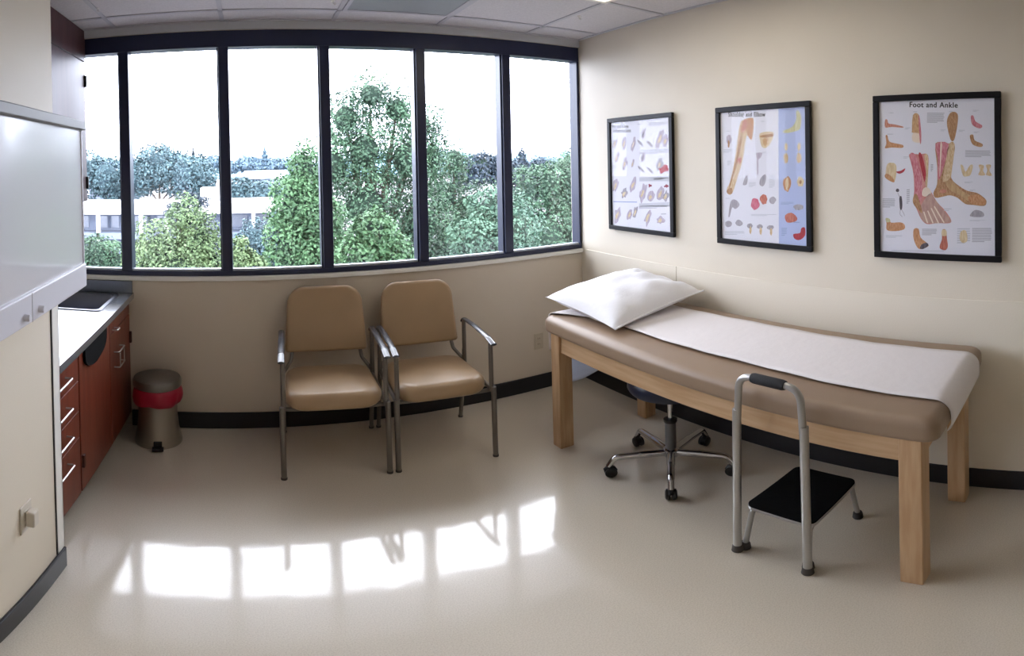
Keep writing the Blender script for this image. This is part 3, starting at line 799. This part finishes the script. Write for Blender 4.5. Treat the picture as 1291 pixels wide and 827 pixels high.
# large right foot
A(pa, 'figure', [(320, 288), (360, 290), (396, 290), (390, 360), (384, 424), (418, 458), (450, 476), (486, 484), (516, 506), (522, 522), (512, 536), (470, 532), (440, 528), (410, 504), (380, 494), (350, 500), (322, 504), (314, 484), (328, 450), (328, 380)], BRN)
A(pa, 'figure', [(321, 289), (372, 289), (360, 360), (338, 430), (330, 420), (330, 350)], PINK, 2); A(pa, 'figure', [(340, 292), (346, 292), (342, 380), (338, 420)], PALE, 3); A(pa, 'figure', [(374, 290), (396, 291), (388, 380), (380, 424), (352, 440), (360, 370)], TAN2, 2)
A(pa, 'figure', [(360, 440), (388, 436), (420, 470), (460, 494), (500, 506), (516, 524), (460, 520), (420, 494), (380, 474)], pm((200, 170, 128), (176, 140, 100), 40), 2); A(pa, 'figure', [(336, 480), (352, 470), (368, 478), (352, 486)], RSK, 3)
A(pa, 'figure', [(450, 500), (486, 490), (512, 508), (518, 522), (506, 532), (466, 528)], ORG, 3)
# skeleton reaching for a ball
c.ell(pa, 'figure', 167, 476, 7, 7, DK, wob=.05)
c.lines(pa, 'figure', [(168, 486, 178, 506, 2.5)], MID)
c.lines(pa, 'figure', [(180, 552, 178, 572, 2), (184, 552, 194, 568, 2), (178, 572, 188, 582, 2), (194, 568, 198, 578, 2)], MID)
A(pa, 'figure', [(175, 504), (184, 500), (188, 530), (186, 552), (179, 552), (176, 530)], DK)
A(pa, 'figure', [(118, 588), (136, 592), (142, 606), (180, 604), (198, 614), (196, 632), (160, 640), (124, 636), (122, 610)], ORG); A(pa, 'figure', [(118, 588), (134, 590), (138, 602), (122, 604)], OLV, 2)
A(pa, 'figure', [(236, 632), (256, 630), (264, 664), (292, 688), (296, 700), (270, 712), (252, 706), (236, 670)], ORG); A(pa, 'figure', [(270, 692), (290, 686), (296, 698), (274, 712), (262, 708)], DK, 2)
A(pa, 'figure', [(350, 634), (366, 634), (370, 670), (374, 700), (364, 716), (344, 710), (342, 696), (350, 670)], RBR); A(pa, 'figure', [(350, 634), (366, 634), (368, 656), (350, 656)], BONE, 2)
c.text_block(pa, 410, 624, 462, 690, 7, LT); A(pa, 'figure', [(424, 640), (444, 636), (450, 676), (432, 686), (420, 670)], BONE, 2)
A(pa, 'figure', [(460, 578), (468, 560), (482, 552), (500, 556), (512, 566), (508, 580)], MID)
for b in ((285, 165, 355, 207, 8), (438, 313, 538, 342, 5), (104, 508, 158, 546, 7), (270, 628, 330, 656, 5), (468, 624, 545, 684, 9), (130, 165, 158, 171, 1), (122, 250, 160, 256, 1), (228, 160, 256, 166, 1), (372, 158, 396, 163, 1), (466, 152, 490, 160, 2), (470, 238, 492, 246, 2), (196, 225, 218, 234, 2), (340, 232, 362, 240, 2), (412, 232, 436, 242, 2), (190, 340, 214, 350, 2), (356, 545, 388, 558, 2), (436, 438, 470, 446, 2), (456, 470, 480, 478, 2), (458, 592, 520, 598, 2), (205, 470, 218, 530, 8), (302, 370, 312, 400, 5), (120, 656, 190, 668, 2), (145, 716, 500, 722, 1)):
    c.text_block(pa, *b, LT if b[4] < 4 else GREY)

# poster 2: Shoulder and Elbow
P2, pa, c = poster('black framed Shoulder and Elbow chart, middle of the three posters', (1.742+1.182)/2, 1.496, .56, .707, ((65, 88), (490, 58), (78, 728), (505, 768)))
c.poly(pa, 'side_band', [(364, 68), (490, 59), (504, 767), (372, 755)], LAV, 1, False)
c.title(pa, 'Shoulder and Elbow', 205, 96, 190, INK, bold=.03, tall=1.35)
A = c.poly
A(pa, 'figure', [(176, 136), (206, 118), (240, 116), (242, 160), (234, 226), (222, 214), (204, 206), (194, 280), (184, 340), (162, 410), (132, 498), (106, 498), (104, 470), (120, 440), (144, 330), (158, 240), (166, 180)], TAN2, 2)
A(pa, 'figure', [(206, 122), (238, 118), (240, 170), (232, 224), (216, 208), (206, 170)], ORG, 3); A(pa, 'figure', [(190, 130), (204, 124), (208, 160), (188, 190), (176, 180)], RSK, 3)
A(pa, 'figure', [(172, 210), (184, 208), (170, 300), (140, 420), (120, 480), (118, 450), (150, 330)], BRN, 3); A(pa, 'figure', [(160, 320), (180, 316), (176, 344), (158, 346)], RBR, 4)
A(pa, 'figure', [(104, 480), (130, 470), (132, 498), (106, 498)], BRN, 4)
A(pa, 'figure', [(274, 194), (320, 184), (342, 194), (330, 236), (306, 266), (286, 262), (276, 230)], BONE, 2); A(pa, 'figure', [(280, 204), (336, 196), (336, 210), (284, 214)], BRN, 3); A(pa, 'figure', [(290, 222), (316, 216), (306, 256), (294, 252)], TAN, 3)
c.lines(pa, 'tendon', [(196, 200, 168, 320, 5), (166, 335, 122, 470, 5), (208, 190, 182, 318, 4)], BONE, 5)
c.ell(pa, 'figure', 113, 222, 14, 24, MAUVE, lay=2); c.ell(pa, 'figure', 112, 246, 5, 20, BRN, lay=3)
A(pa, 'figure', [(256, 294), (286, 292), (280, 316), (268, 330), (268, 396), (262, 396), (260, 320)], MAUVE, 2)
A(pa, 'figure', [(190, 444), (206, 404), (214, 410), (210, 450), (192, 456)], MID, 2); A(pa, 'figure', [(274, 450), (280, 420), (304, 400), (304, 440), (290, 462)], MID, 2)
c.ell(pa, 'figure', 252, 552, 22, 28, pm((190, 70, 100), (214, 130, 150)), lay=2); c.ell(pa, 'figure', 296, 528, 18, 26, RBR, lay=3); c.ell(pa, 'figure', 340, 532, 16, 18, MID, lay=2)
A(pa, 'figure', [(124, 540), (150, 530), (172, 556), (150, 578), (132, 570), (120, 614), (112, 614)], MID, 2)
for x, y in ((112, 654), (170, 650)): c.ell(pa, 'figure', x, y, 18, 16, MID, lay=2)
for x, y in ((226, 672), (278, 676), (330, 680)):
    c.ell(pa, 'figure', x, y-8, 16, 12, MID, lay=2); c.ell(pa, 'figure', x+4, y+14, 6, 20, TAN2, lay=3)
A(pa, 'figure', [(446, 84), (458, 80), (470, 110), (466, 168), (440, 184), (400, 192), (386, 182), (430, 160), (448, 120)], OLV, 2)
for x in (402, 462): c.ell(pa, 'figure', x, 262, 7, 20, BONE, lay=2); c.ell(pa, 'figure', x, 318, 11, 26, TAN2, lay=3)
c.ell(pa, 'figure', 408, 450, 18, 38, ORG, lay=2); c.ell(pa, 'figure', 408, 450, 7, 32, BONE, lay=3); c.ell(pa, 'figure', 470, 438, 15, 26, BONE, lay=2); c.ell(pa, 'figure', 470, 440, 6, 10, BRN, lay=3)
c.ell(pa, 'figure', 462, 568, 22, 16, MID, lay=2); A(pa, 'figure', [(400, 610), (430, 596), (456, 620), (450, 640), (410, 646)], RBR, 2); A(pa, 'figure', [(440, 706), (470, 700), (476, 676), (492, 672), (494, 712), (470, 736), (446, 730)], RED, 2)
for b in ((98, 178, 130, 184, 1), (82, 272, 130, 292, 3), (280, 128, 306, 136, 1), (284, 286, 340, 296, 2), (202, 382, 232, 390, 1), (322, 402, 350, 470, 9), (220, 440, 256, 466, 4), (232, 602, 360, 614, 2), (92, 690, 200, 712, 3), (96, 520, 130, 526, 1), (104, 330, 126, 356, 3)): c.text_block(pa, *b, LT)
for b in ((390, 228, 410, 236, 1), (452, 226, 476, 234, 1), (384, 370, 416, 380, 1), (448, 370, 480, 380, 1), (380, 540, 440, 556, 3), (384, 672, 410, 716, 5), (440, 640, 488, 650, 1)): c.text_block(pa, *b, pm((150, 164, 204)), 2)

# poster 1: Hip and Knee Inflammations
P1, pa, c = poster('black framed Hip and Knee chart nearest the window, leftmost poster', (2.63+2.055)/2, 1.496, .575, .707, ((65, 88), (400, 62), (80, 712), (415, 770)))
c.title(pa, 'Hip and Knee', 124, 110, 100, INK, bold=.02, tall=1.3); c.title(pa, 'Inflammations', 136, 136, 106, INK, bold=.02, tall=1.3)
for y0, y1, b in ((258, 266, 0), (425, 450, 0), (586, 606, 0)): c.poly(pa, 'side_band', [(240, y0), (406, y0-4), (406, y1+4), (240, y1)], LT, 1, False)
c.poly(pa, 'side_band', [(84, 566), (228, 574), (228, 580), (84, 572)], pm((160, 170, 210)), 1, False)
for x, y, rx, ry in ((92, 215, 12, 32), (150, 215, 14, 36), (205, 222, 10, 40), (104, 300, 12, 30), (154, 340, 14, 34), (202, 340, 7, 28), (98, 470, 16, 42), (204, 470, 16, 42), (152, 520, 18, 30), (110, 650, 18, 44), (186, 650, 14, 40), (218, 640, 12, 34), (290, 672, 16, 50), (358, 690, 20, 26), (262, 520, 16, 54), (304, 546, 18, 30), (356, 530, 18, 46), (384, 546, 16, 34), (262, 160, 10, 34), (352, 190, 16, 54), (380, 206, 14, 34), (262, 300, 10, 30), (352, 350, 16, 34)):
    c.ell(pa, 'figure', x, y, rx, ry, MAUVE if (int(x+y) % 3) else MID, ang=.2, lay=2, wob=.3); c.ell(pa, 'figure', x-2, y+4, rx*.4, ry*.5, PALE if int(x) % 2 else DK if x > 250 and rx < 14 else BONE, ang=.3, lay=3, wob=.3)
for x, y in ((296, 222), (300, 384), (246, 218), (250, 376)): c.ell(pa, 'figure', x, y, 7, 26, MID, ang=-.7, lay=2)
c.ell(pa, 'figure', 374, 378, 20, 26, RED, ang=.6, lay=4, wob=.3)
for x, y in ((300, 478), (388, 484)): c.ell(pa, 'figure', x, y, 10, 10, pm((150, 50, 70)), lay=3, wob=.4)
for b in ((228, 96, 270, 102, 1), (290, 90, 396, 112, 3), (246, 434, 284, 442, 1), (320, 430, 400, 444, 2), (84, 168, 112, 174, 1), (240, 600, 396, 620, 3), (84, 394, 130, 400, 1), (360, 650, 404, 660, 1), (240, 270, 400, 284, 2)): c.text_block(pa, *b, GREY)

# ---------------------------------------------------------------- outside
GZ = -7.0
M['asph'] = mat('grey_asphalt', (104, 102, 106), .9, rgb2=(122, 120, 124), vscale=.3)
M['bld_white'] = mat('white_roof_fascia', (205, 205, 208), .6)
M['bld_wall'] = mat('grey_blue_wall', (96, 104, 120), .7)
M['bld_glass'] = mat('dark_building_glass', (56, 66, 84), .15, spec=.8)
M['bld_roof'] = mat('pale_blue_metal_roof', (150, 168, 186), .6)
M['bark'] = mat('grey_brown_bark', (74, 64, 54), .9, bump=.4, bscale=12)
struct(obj('ground', boxes((-160, 160, YW+.5, 420, GZ-.2, GZ)), M['asph']))
bm = bmesh.new()
n_ = 60; a0, a1 = [], []
for i in range(n_+1):
    x = -300+600*i/n_; zt2 = 5+3.0*math.sin(i*.33)+2.2*math.sin(i*.81+1)+1.2*math.sin(i*1.9)
    a0.append((x, 395, zt2)); a1.append((x, 440, zt2+3))
for i in range(n_):
    f0 = [(a0[i][0], 360, GZ), (a0[i+1][0], 360, GZ), a0[i+1], a0[i]]
    bm.faces.new([bm.verts.new(v2) for v2 in f0]); bm.faces.new([bm.verts.new(v2) for v2 in (a0[i], a0[i+1], a1[i+1], a1[i])])
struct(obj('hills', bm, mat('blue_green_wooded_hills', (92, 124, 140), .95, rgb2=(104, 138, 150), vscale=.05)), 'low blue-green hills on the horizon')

def az_of(px): return (px-XC)/FPX
def at(px, Y):         # x coordinate at depth Y for a pixel column
    return math.tan(az_of(px))*Y
def zat(px, py, Y):
    a = az_of(px); X = math.tan(a)*Y; hyp = math.hypot(X, Y)
    return EYE+math.tan((YH-py)/FPX)*hyp-.0224*X
# low office building with white flat roof
BYY = 34
bl = empty('office_building', 'low office building with white flat roof beyond the shrubs', 'building', (-4, BYY, GZ))
def lb(x0, x1, y0, y1, z0, z1): return (x0+4, x1+4, y0-BYY, y1-BYY, z0-GZ, z1-GZ)
zr = zat(200, 256, BYY); zf = zat(200, 269, BYY)
bx0, bx1 = -16.5, 6
obj('wall', boxes(lb(bx0+1, bx1-1, BYY+1.6, BYY+4.6, GZ, zf-.02)), M['bld_wall'], bl)
obj('roof', boxes(lb(bx0, bx1, BYY-.1, BYY+5, zf, zr)), M['bld_white'], bl)
obj('roof_box', boxes(lb(at(252, BYY+2), at(288, BYY+2), BYY+2, BYY+4, zr, zat(265, 236, BYY+2))), M['bld_white'], bl)
zs1, zs2 = zat(200, 293, BYY), zat(200, 301, BYY)
obj('balcony_band', boxes(lb(bx0, bx1, BYY, BYY+1.6, zs2, zs1)), M['bld_wall'], bl)
for px in (78, 122, 176, 208, 246, 318, 352):
    obj('column', boxes(lb(at(px, BYY)-.12, at(px, BYY)+.12, BYY, BYY+.25, GZ, zf)), M['bld_white'], bl)
k = 0; x = bx0+1.5
while x < bx1-2:
    obj('window', boxes(lb(x, x+1.7, BYY+1.55, BYY+1.62, zs1+.15, zf-.25)), M['bld_glass'], bl); x += 2.2
# distant house with pale roof
def house(px0, px1, pyr, pye, Y, label):
    x0, x1 = at(px0, Y), at(px1, Y); ze = zat((px0+px1)/2, pye, Y); zr_ = zat((px0+px1)/2, pyr, Y)
    hh = empty('house', label, 'building', ((x0+x1)/2, Y, GZ)); w_ = (x1-x0)/2
    obj('wall', boxes((-w_, w_, 0, 8, 0, ze-GZ)), M['bld_wall'], hh)
    bm = bmesh.new(); q = [(-w_-.5, -.6, ze-GZ), (w_+.5, -.6, ze-GZ), (w_+.5, 8.6, ze-GZ), (-w_-.5, 8.6, ze-GZ), (-w_*.8, 4, zr_-GZ), (w_*.8, 4, zr_-GZ)]
    vs = [bm.verts.new(a) for a in q]
    for f in ((0, 1, 5, 4), (1, 2, 5), (2, 3, 4, 5), (3, 0, 4), (0, 3, 2, 1)): bm.faces.new([vs[i] for i in f])
    obj('roof', bm, M['bld_roof'], hh)
house(302, 366, 214, 224, 85, 'distant house with long pale blue roof seen between trees')
house(112, 160, 212, 224, 75, 'distant grey-roofed house behind the trees at the far left')

# ---- trees
LG = {
 'mid': leafmat('mid_green_leaves', (24, 42, 34), (66, 96, 70), (104, 132, 96)),
 'bright': leafmat('bright_green_leaves', (30, 52, 36), (80, 116, 76), (118, 146, 98)),
 'blue': leafmat('hazed_blue_green_leaves', (48, 68, 74), (82, 106, 110)),  # distance haze put into the leaf colour as a flat blue cast
 'dark': leafmat('dark_evergreen_needles', (26, 36, 46), (48, 62, 72)),  # dark needles, blued and lifted a little for distance haze
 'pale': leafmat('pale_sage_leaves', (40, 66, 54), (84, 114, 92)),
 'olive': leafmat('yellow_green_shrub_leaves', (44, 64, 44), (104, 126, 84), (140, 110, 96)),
 'far': leafmat('haze_tinted_far_foliage', (76, 96, 110), (98, 120, 134)),  # low-contrast blue grey: air haze painted into the far crowns
}
def crown_mesh(lobes, n, size, seed, core=.72, droop=.35):
    """leaf cards scattered through the outer shells of several lobes (ellipsoids cx,cy,cz,rx,ry,rz) + dark cores"""
    R = np.random.RandomState(seed)
    lob = np.array(lobes, float); w_ = lob[:, 3]*lob[:, 5]+lob[:, 4]*lob[:, 5]; w_ = w_/w_.sum()
    idx = R.choice(len(lob), n, p=w_)
    d = R.normal(size=(n, 3)); d /= np.linalg.norm(d, axis=1)[:, None]
    rad = core+(1.04-core)*R.rand(n)**.6
    # clumps: modulate the radius
    ph = R.rand(len(lob), 3)*6
    cl = 1+.13*np.sin(d[:, 0]*5+ph[idx, 0])*np.sin(d[:, 1]*5+ph[idx, 1])*1.0+.12*np.sin(d[:, 2]*7+ph[idx, 2])
    c_ = lob[idx, :3]+d*lob[idx, 3:]*(rad*cl)[:, None]
    nrm = d+R.normal(size=(n, 3))*.7; nrm[:, 2] += droop; nrm /= np.linalg.norm(nrm, axis=1)[:, None]
    t_ = np.cross(nrm, R.normal(size=(n, 3))); t_ /= np.linalg.norm(t_, axis=1)[:, None]; b_ = np.cross(nrm, t_)
    s = size*(.6+.8*R.rand(n))[:, None]
    fold = nrm*s*.18
    V = np.stack([c_-t_*s, c_+b_*s*.55+fold, c_+t_*s, c_-b_*s*.55+fold], 1).reshape(-1, 3)
    F = np.arange(4*n).reshape(n, 4)
    return V, F
def np_mesh(name, V, F, m_, parent):
    me = bpy.data.meshes.new(name); nv, nf = len(V), len(F)
    me.vertices.add(nv); me.vertices.foreach_set('co', V.astype(np.float32).ravel())
    me.loops.add(nf*4); me.loops.foreach_set('vertex_index', F.astype(np.int32).ravel())
    me.polygons.add(nf); me.polygons.foreach_set('loop_start', (np.arange(nf)*4).astype(np.int32))
    me.update(calc_edges=True); me.validate()
    me.materials.append(m_)
    o = bpy.data.objects.new(name, me); return link(o, parent)
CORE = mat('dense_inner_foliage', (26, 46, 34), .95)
CORE2 = mat('haze_tinted_inner_foliage', (64, 84, 92), .95)  # core colour paled and blued to carry distance haze
def tree(label, px, Y, lobes, kind, n, size, seed, group, cat='tree', core=.7, trunk=True, name='broadleaf_tree', corek=.62):
    """lobes: (dx_px, top_py, bottom_py, halfwidth_px) as seen; turned into real ellipsoids at depth Y"""
    cx_ = at(px, Y)
    t_ = empty(name, label, cat, (cx_, Y, GZ), 0, group)
    L3 = []; rr_ = random.Random(seed)
    for dpx, top_, bot_, hwp in lobes:
        x = at(px+dpx, Y); hyp = math.hypot(x, Y)
        rx = hwp/FPX*hyp*max(.85, math.cos(az_of(px+dpx))**-1)
        z1, z0 = zat(px+dpx, top_, Y), zat(px+dpx, bot_, Y)
        L3.append((x-cx_, rr_.uniform(-.15, .15)*rx, (z0+z1)/2-GZ, rx, rx*.9, abs(z1-z0)/2))
    V, F = crown_mesh(L3, n, size, seed, core)
    np_mesh('crown', V, F, LG[kind], t_)
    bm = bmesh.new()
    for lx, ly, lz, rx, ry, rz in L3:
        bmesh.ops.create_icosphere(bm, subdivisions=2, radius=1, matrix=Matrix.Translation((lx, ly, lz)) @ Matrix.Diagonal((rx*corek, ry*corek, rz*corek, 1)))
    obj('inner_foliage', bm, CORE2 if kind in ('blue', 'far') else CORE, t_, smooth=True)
    if trunk:
        bm = bmesh.new(); zt3 = max(l[2] for l in L3)
        tube(bm, [(0, 0, -.05), (.05, .03, zt3*.4), (0, 0, zt3)], [.035*zt3, .025*zt3, .01], 10)
        for lx, ly, lz, rx, ry, rz in L3[1:6]:
            tube(bm, [(0, 0, max(.3, lz*.6)), (lx*.6, ly*.6, lz*.85), (lx, ly, lz)], [.012*zt3, .008*zt3, .01], 6)
        obj('trunk', bm, M['bark'], t_, smooth=True)
    return t_
g1 = 'trees beyond the window'
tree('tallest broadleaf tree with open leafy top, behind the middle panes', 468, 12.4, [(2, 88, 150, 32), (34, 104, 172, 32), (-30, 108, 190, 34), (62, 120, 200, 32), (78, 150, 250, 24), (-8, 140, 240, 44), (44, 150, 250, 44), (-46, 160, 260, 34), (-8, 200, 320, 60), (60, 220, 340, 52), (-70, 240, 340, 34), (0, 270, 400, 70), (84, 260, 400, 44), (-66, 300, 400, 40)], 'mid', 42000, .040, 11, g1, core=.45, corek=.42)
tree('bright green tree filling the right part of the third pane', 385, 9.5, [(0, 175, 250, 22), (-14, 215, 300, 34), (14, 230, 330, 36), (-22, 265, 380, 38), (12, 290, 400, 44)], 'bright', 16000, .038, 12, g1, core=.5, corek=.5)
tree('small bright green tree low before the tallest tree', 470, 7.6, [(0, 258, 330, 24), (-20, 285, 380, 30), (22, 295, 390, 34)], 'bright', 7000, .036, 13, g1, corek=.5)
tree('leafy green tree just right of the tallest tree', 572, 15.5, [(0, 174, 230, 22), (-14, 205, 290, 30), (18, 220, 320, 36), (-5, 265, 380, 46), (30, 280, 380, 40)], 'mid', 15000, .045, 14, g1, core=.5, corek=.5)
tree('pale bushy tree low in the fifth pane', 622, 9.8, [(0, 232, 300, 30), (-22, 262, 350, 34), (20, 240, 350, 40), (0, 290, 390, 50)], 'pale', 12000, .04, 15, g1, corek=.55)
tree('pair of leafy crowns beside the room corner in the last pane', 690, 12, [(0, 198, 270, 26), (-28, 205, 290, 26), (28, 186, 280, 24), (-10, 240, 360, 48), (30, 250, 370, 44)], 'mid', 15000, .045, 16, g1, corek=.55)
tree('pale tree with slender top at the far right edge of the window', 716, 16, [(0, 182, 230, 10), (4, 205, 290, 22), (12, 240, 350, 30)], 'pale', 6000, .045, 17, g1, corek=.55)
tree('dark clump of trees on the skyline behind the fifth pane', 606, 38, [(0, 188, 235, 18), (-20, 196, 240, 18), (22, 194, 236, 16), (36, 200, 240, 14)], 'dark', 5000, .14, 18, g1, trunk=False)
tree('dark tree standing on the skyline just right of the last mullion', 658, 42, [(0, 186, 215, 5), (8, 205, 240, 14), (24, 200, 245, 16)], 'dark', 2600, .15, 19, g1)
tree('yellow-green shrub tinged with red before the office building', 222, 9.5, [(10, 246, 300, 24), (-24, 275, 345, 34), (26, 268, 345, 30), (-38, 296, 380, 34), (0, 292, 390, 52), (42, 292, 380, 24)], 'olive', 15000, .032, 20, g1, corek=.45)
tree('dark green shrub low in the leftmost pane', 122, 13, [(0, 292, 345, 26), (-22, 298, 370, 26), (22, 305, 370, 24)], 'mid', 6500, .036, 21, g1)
tree('dark haze-blue shrubs at the foot of the third pane', 318, 15, [(0, 276, 330, 22), (-18, 296, 370, 26), (20, 285, 370, 28), (34, 262, 320, 14)], 'blue', 8000, .045, 22, g1)
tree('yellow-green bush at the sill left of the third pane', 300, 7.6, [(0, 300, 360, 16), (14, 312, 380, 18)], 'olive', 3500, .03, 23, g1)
tree('large haze-blue tree behind the office roof in the second pane', 200, 58, [(0, 178, 240, 26), (-26, 192, 250, 24), (30, 190, 250, 28), (52, 196, 250, 22)], 'blue', 9000, .19, 24, g1)
tree('haze-blue tree behind the office roof in the first pane', 134, 62, [(0, 194, 250, 24), (-24, 190, 250, 20), (14, 214, 258, 18)], 'blue', 5000, .19, 25, g1)
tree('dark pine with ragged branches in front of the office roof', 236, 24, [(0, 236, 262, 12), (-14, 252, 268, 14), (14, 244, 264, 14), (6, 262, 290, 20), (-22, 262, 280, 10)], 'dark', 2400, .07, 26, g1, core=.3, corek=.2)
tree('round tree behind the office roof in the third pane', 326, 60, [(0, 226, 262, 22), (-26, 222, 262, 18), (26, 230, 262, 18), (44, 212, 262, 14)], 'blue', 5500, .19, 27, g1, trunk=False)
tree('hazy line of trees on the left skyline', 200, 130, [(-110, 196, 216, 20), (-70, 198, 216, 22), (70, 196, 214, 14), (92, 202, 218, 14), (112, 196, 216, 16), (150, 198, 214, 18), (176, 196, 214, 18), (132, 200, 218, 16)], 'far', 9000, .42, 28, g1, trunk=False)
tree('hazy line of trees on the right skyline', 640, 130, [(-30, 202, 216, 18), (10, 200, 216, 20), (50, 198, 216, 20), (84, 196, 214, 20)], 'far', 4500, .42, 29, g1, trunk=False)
def conifer(label, px, top_, bot_, hw_, Y, seed, kind='dark', n=1800, size=.22):
    x = at(px, Y); z1 = zat(px, top_, Y)-GZ; z0 = zat(px, bot_, Y)-GZ; r = hw_/FPX*Y*1.1
    t_ = empty('conifer', label, 'tree', (x, Y, GZ), 0, g1)
    R = np.random.RandomState(seed); u = R.rand(n)**.7; a = R.rand(n)*2*PI
    lay = .75+.25*np.sin(u*40); rad = r*u*lay*(.3+.7*R.rand(n)**.5)
    c_ = np.stack([rad*np.cos(a), rad*np.sin(a), z1-(z1-z0)*u], 1)
    nrm = R.normal(size=(n, 3)); nrm /= np.linalg.norm(nrm, axis=1)[:, None]
    tt = np.cross(nrm, R.normal(size=(n, 3))); tt /= np.linalg.norm(tt, axis=1)[:, None]; bb = np.cross(nrm, tt)
    s = size*(.3+.7*u)[:, None]
    V = np.stack([c_-tt*s, c_+bb*s*.5, c_+tt*s, c_-bb*s*.5], 1).reshape(-1, 3)
    np_mesh('crown', V, np.arange(4*n).reshape(n, 4), LG[kind], t_)
    bm = bmesh.new(); tube(bm, [(0, 0, -.05), (0, 0, z1*.97)], [.02*z1, .01], 8); obj('trunk', bm, M['bark'], t_, smooth=True)
conifer('pointed conifer rising above the haze-blue tree in the second pane', 244, 184, 226, 9, 72, 31, 'dark', 2200, .28)
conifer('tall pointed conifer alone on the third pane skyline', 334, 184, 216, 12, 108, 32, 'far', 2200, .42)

# ---------------------------------------------------------------- light
wd = bpy.data.worlds.new('overcast_sky'); sc.world = wd; wd.use_nodes = True
bg = wd.node_tree.nodes['Background']
N = wd.node_tree.nodes; L = wd.node_tree.links
tc = N.new('ShaderNodeTexCoord'); sp = N.new('ShaderNodeSeparateXYZ'); L.new(tc.outputs['Generated'], sp.inputs[0])
rp = N.new('ShaderNodeValToRGB')
rp.color_ramp.elements[0].position = 0.0; rp.color_ramp.elements[0].color = (.78, .85, 1, 1)
rp.color_ramp.elements[1].position = .5; rp.color_ramp.elements[1].color = (.90, .94, 1, 1)
L.new(sp.outputs['Z'], rp.inputs['Fac']); L.new(rp.outputs['Color'], bg.inputs['Color'])
bg.inputs['Strength'].default_value = 13.0

# ---------------------------------------------------------------- camera (a stitched phone panorama: equirectangular strip)
cd = bpy.data.cameras.new('camera'); cam = bpy.data.objects.new('camera', cd); col.objects.link(cam); sc.camera = cam
cd.type = 'PANO'; cd.panorama_type = 'EQUIRECTANGULAR'
half = 1291/2/FPX
cd.longitude_min = -half; cd.longitude_max = half
cd.latitude_max = YH/FPX; cd.latitude_min = -(827-YH)/FPX
cd.clip_start = .05; cd.clip_end = 1000
yaw = (1291/2-XC)/FPX
# tilt: camera-frame vertical = z + ax*x + ay*y
ax, ay = .0224, -.0015
zc_ = Vector((ax, ay, 1)).normalized(); fy = Vector((0, 1, -ay)); fy = (fy-zc_*fy.dot(zc_)).normalized(); xx = fy.cross(zc_)
B = Matrix((xx, fy, zc_)).transposed()           # columns: camera-frame x (right), y (forward), z (up)
Rz = Matrix.Rotation(-yaw, 3, 'Z')
Bw = B @ Rz
rot = Matrix((Bw.col[0], Bw.col[2], -Bw.col[1])).transposed()
cam.matrix_world = Matrix.Translation((0, 0, EYE)) @ rot.to_4x4()

sc.view_settings.view_transform = 'Standard'; sc.view_settings.look = 'None'; sc.view_settings.gamma = 1
sc.view_settings.exposure = 0.10; sc.view_settings.use_curve_mapping = False
sc.cycles.use_denoising = True
sc.cycles.max_bounces = 10; sc.cycles.diffuse_bounces = 6; sc.cycles.glossy_bounces = 5; sc.cycles.transparent_max_bounces = 12
sc.cycles.sample_clamp_indirect = 8; sc.cycles.caustics_reflective = False
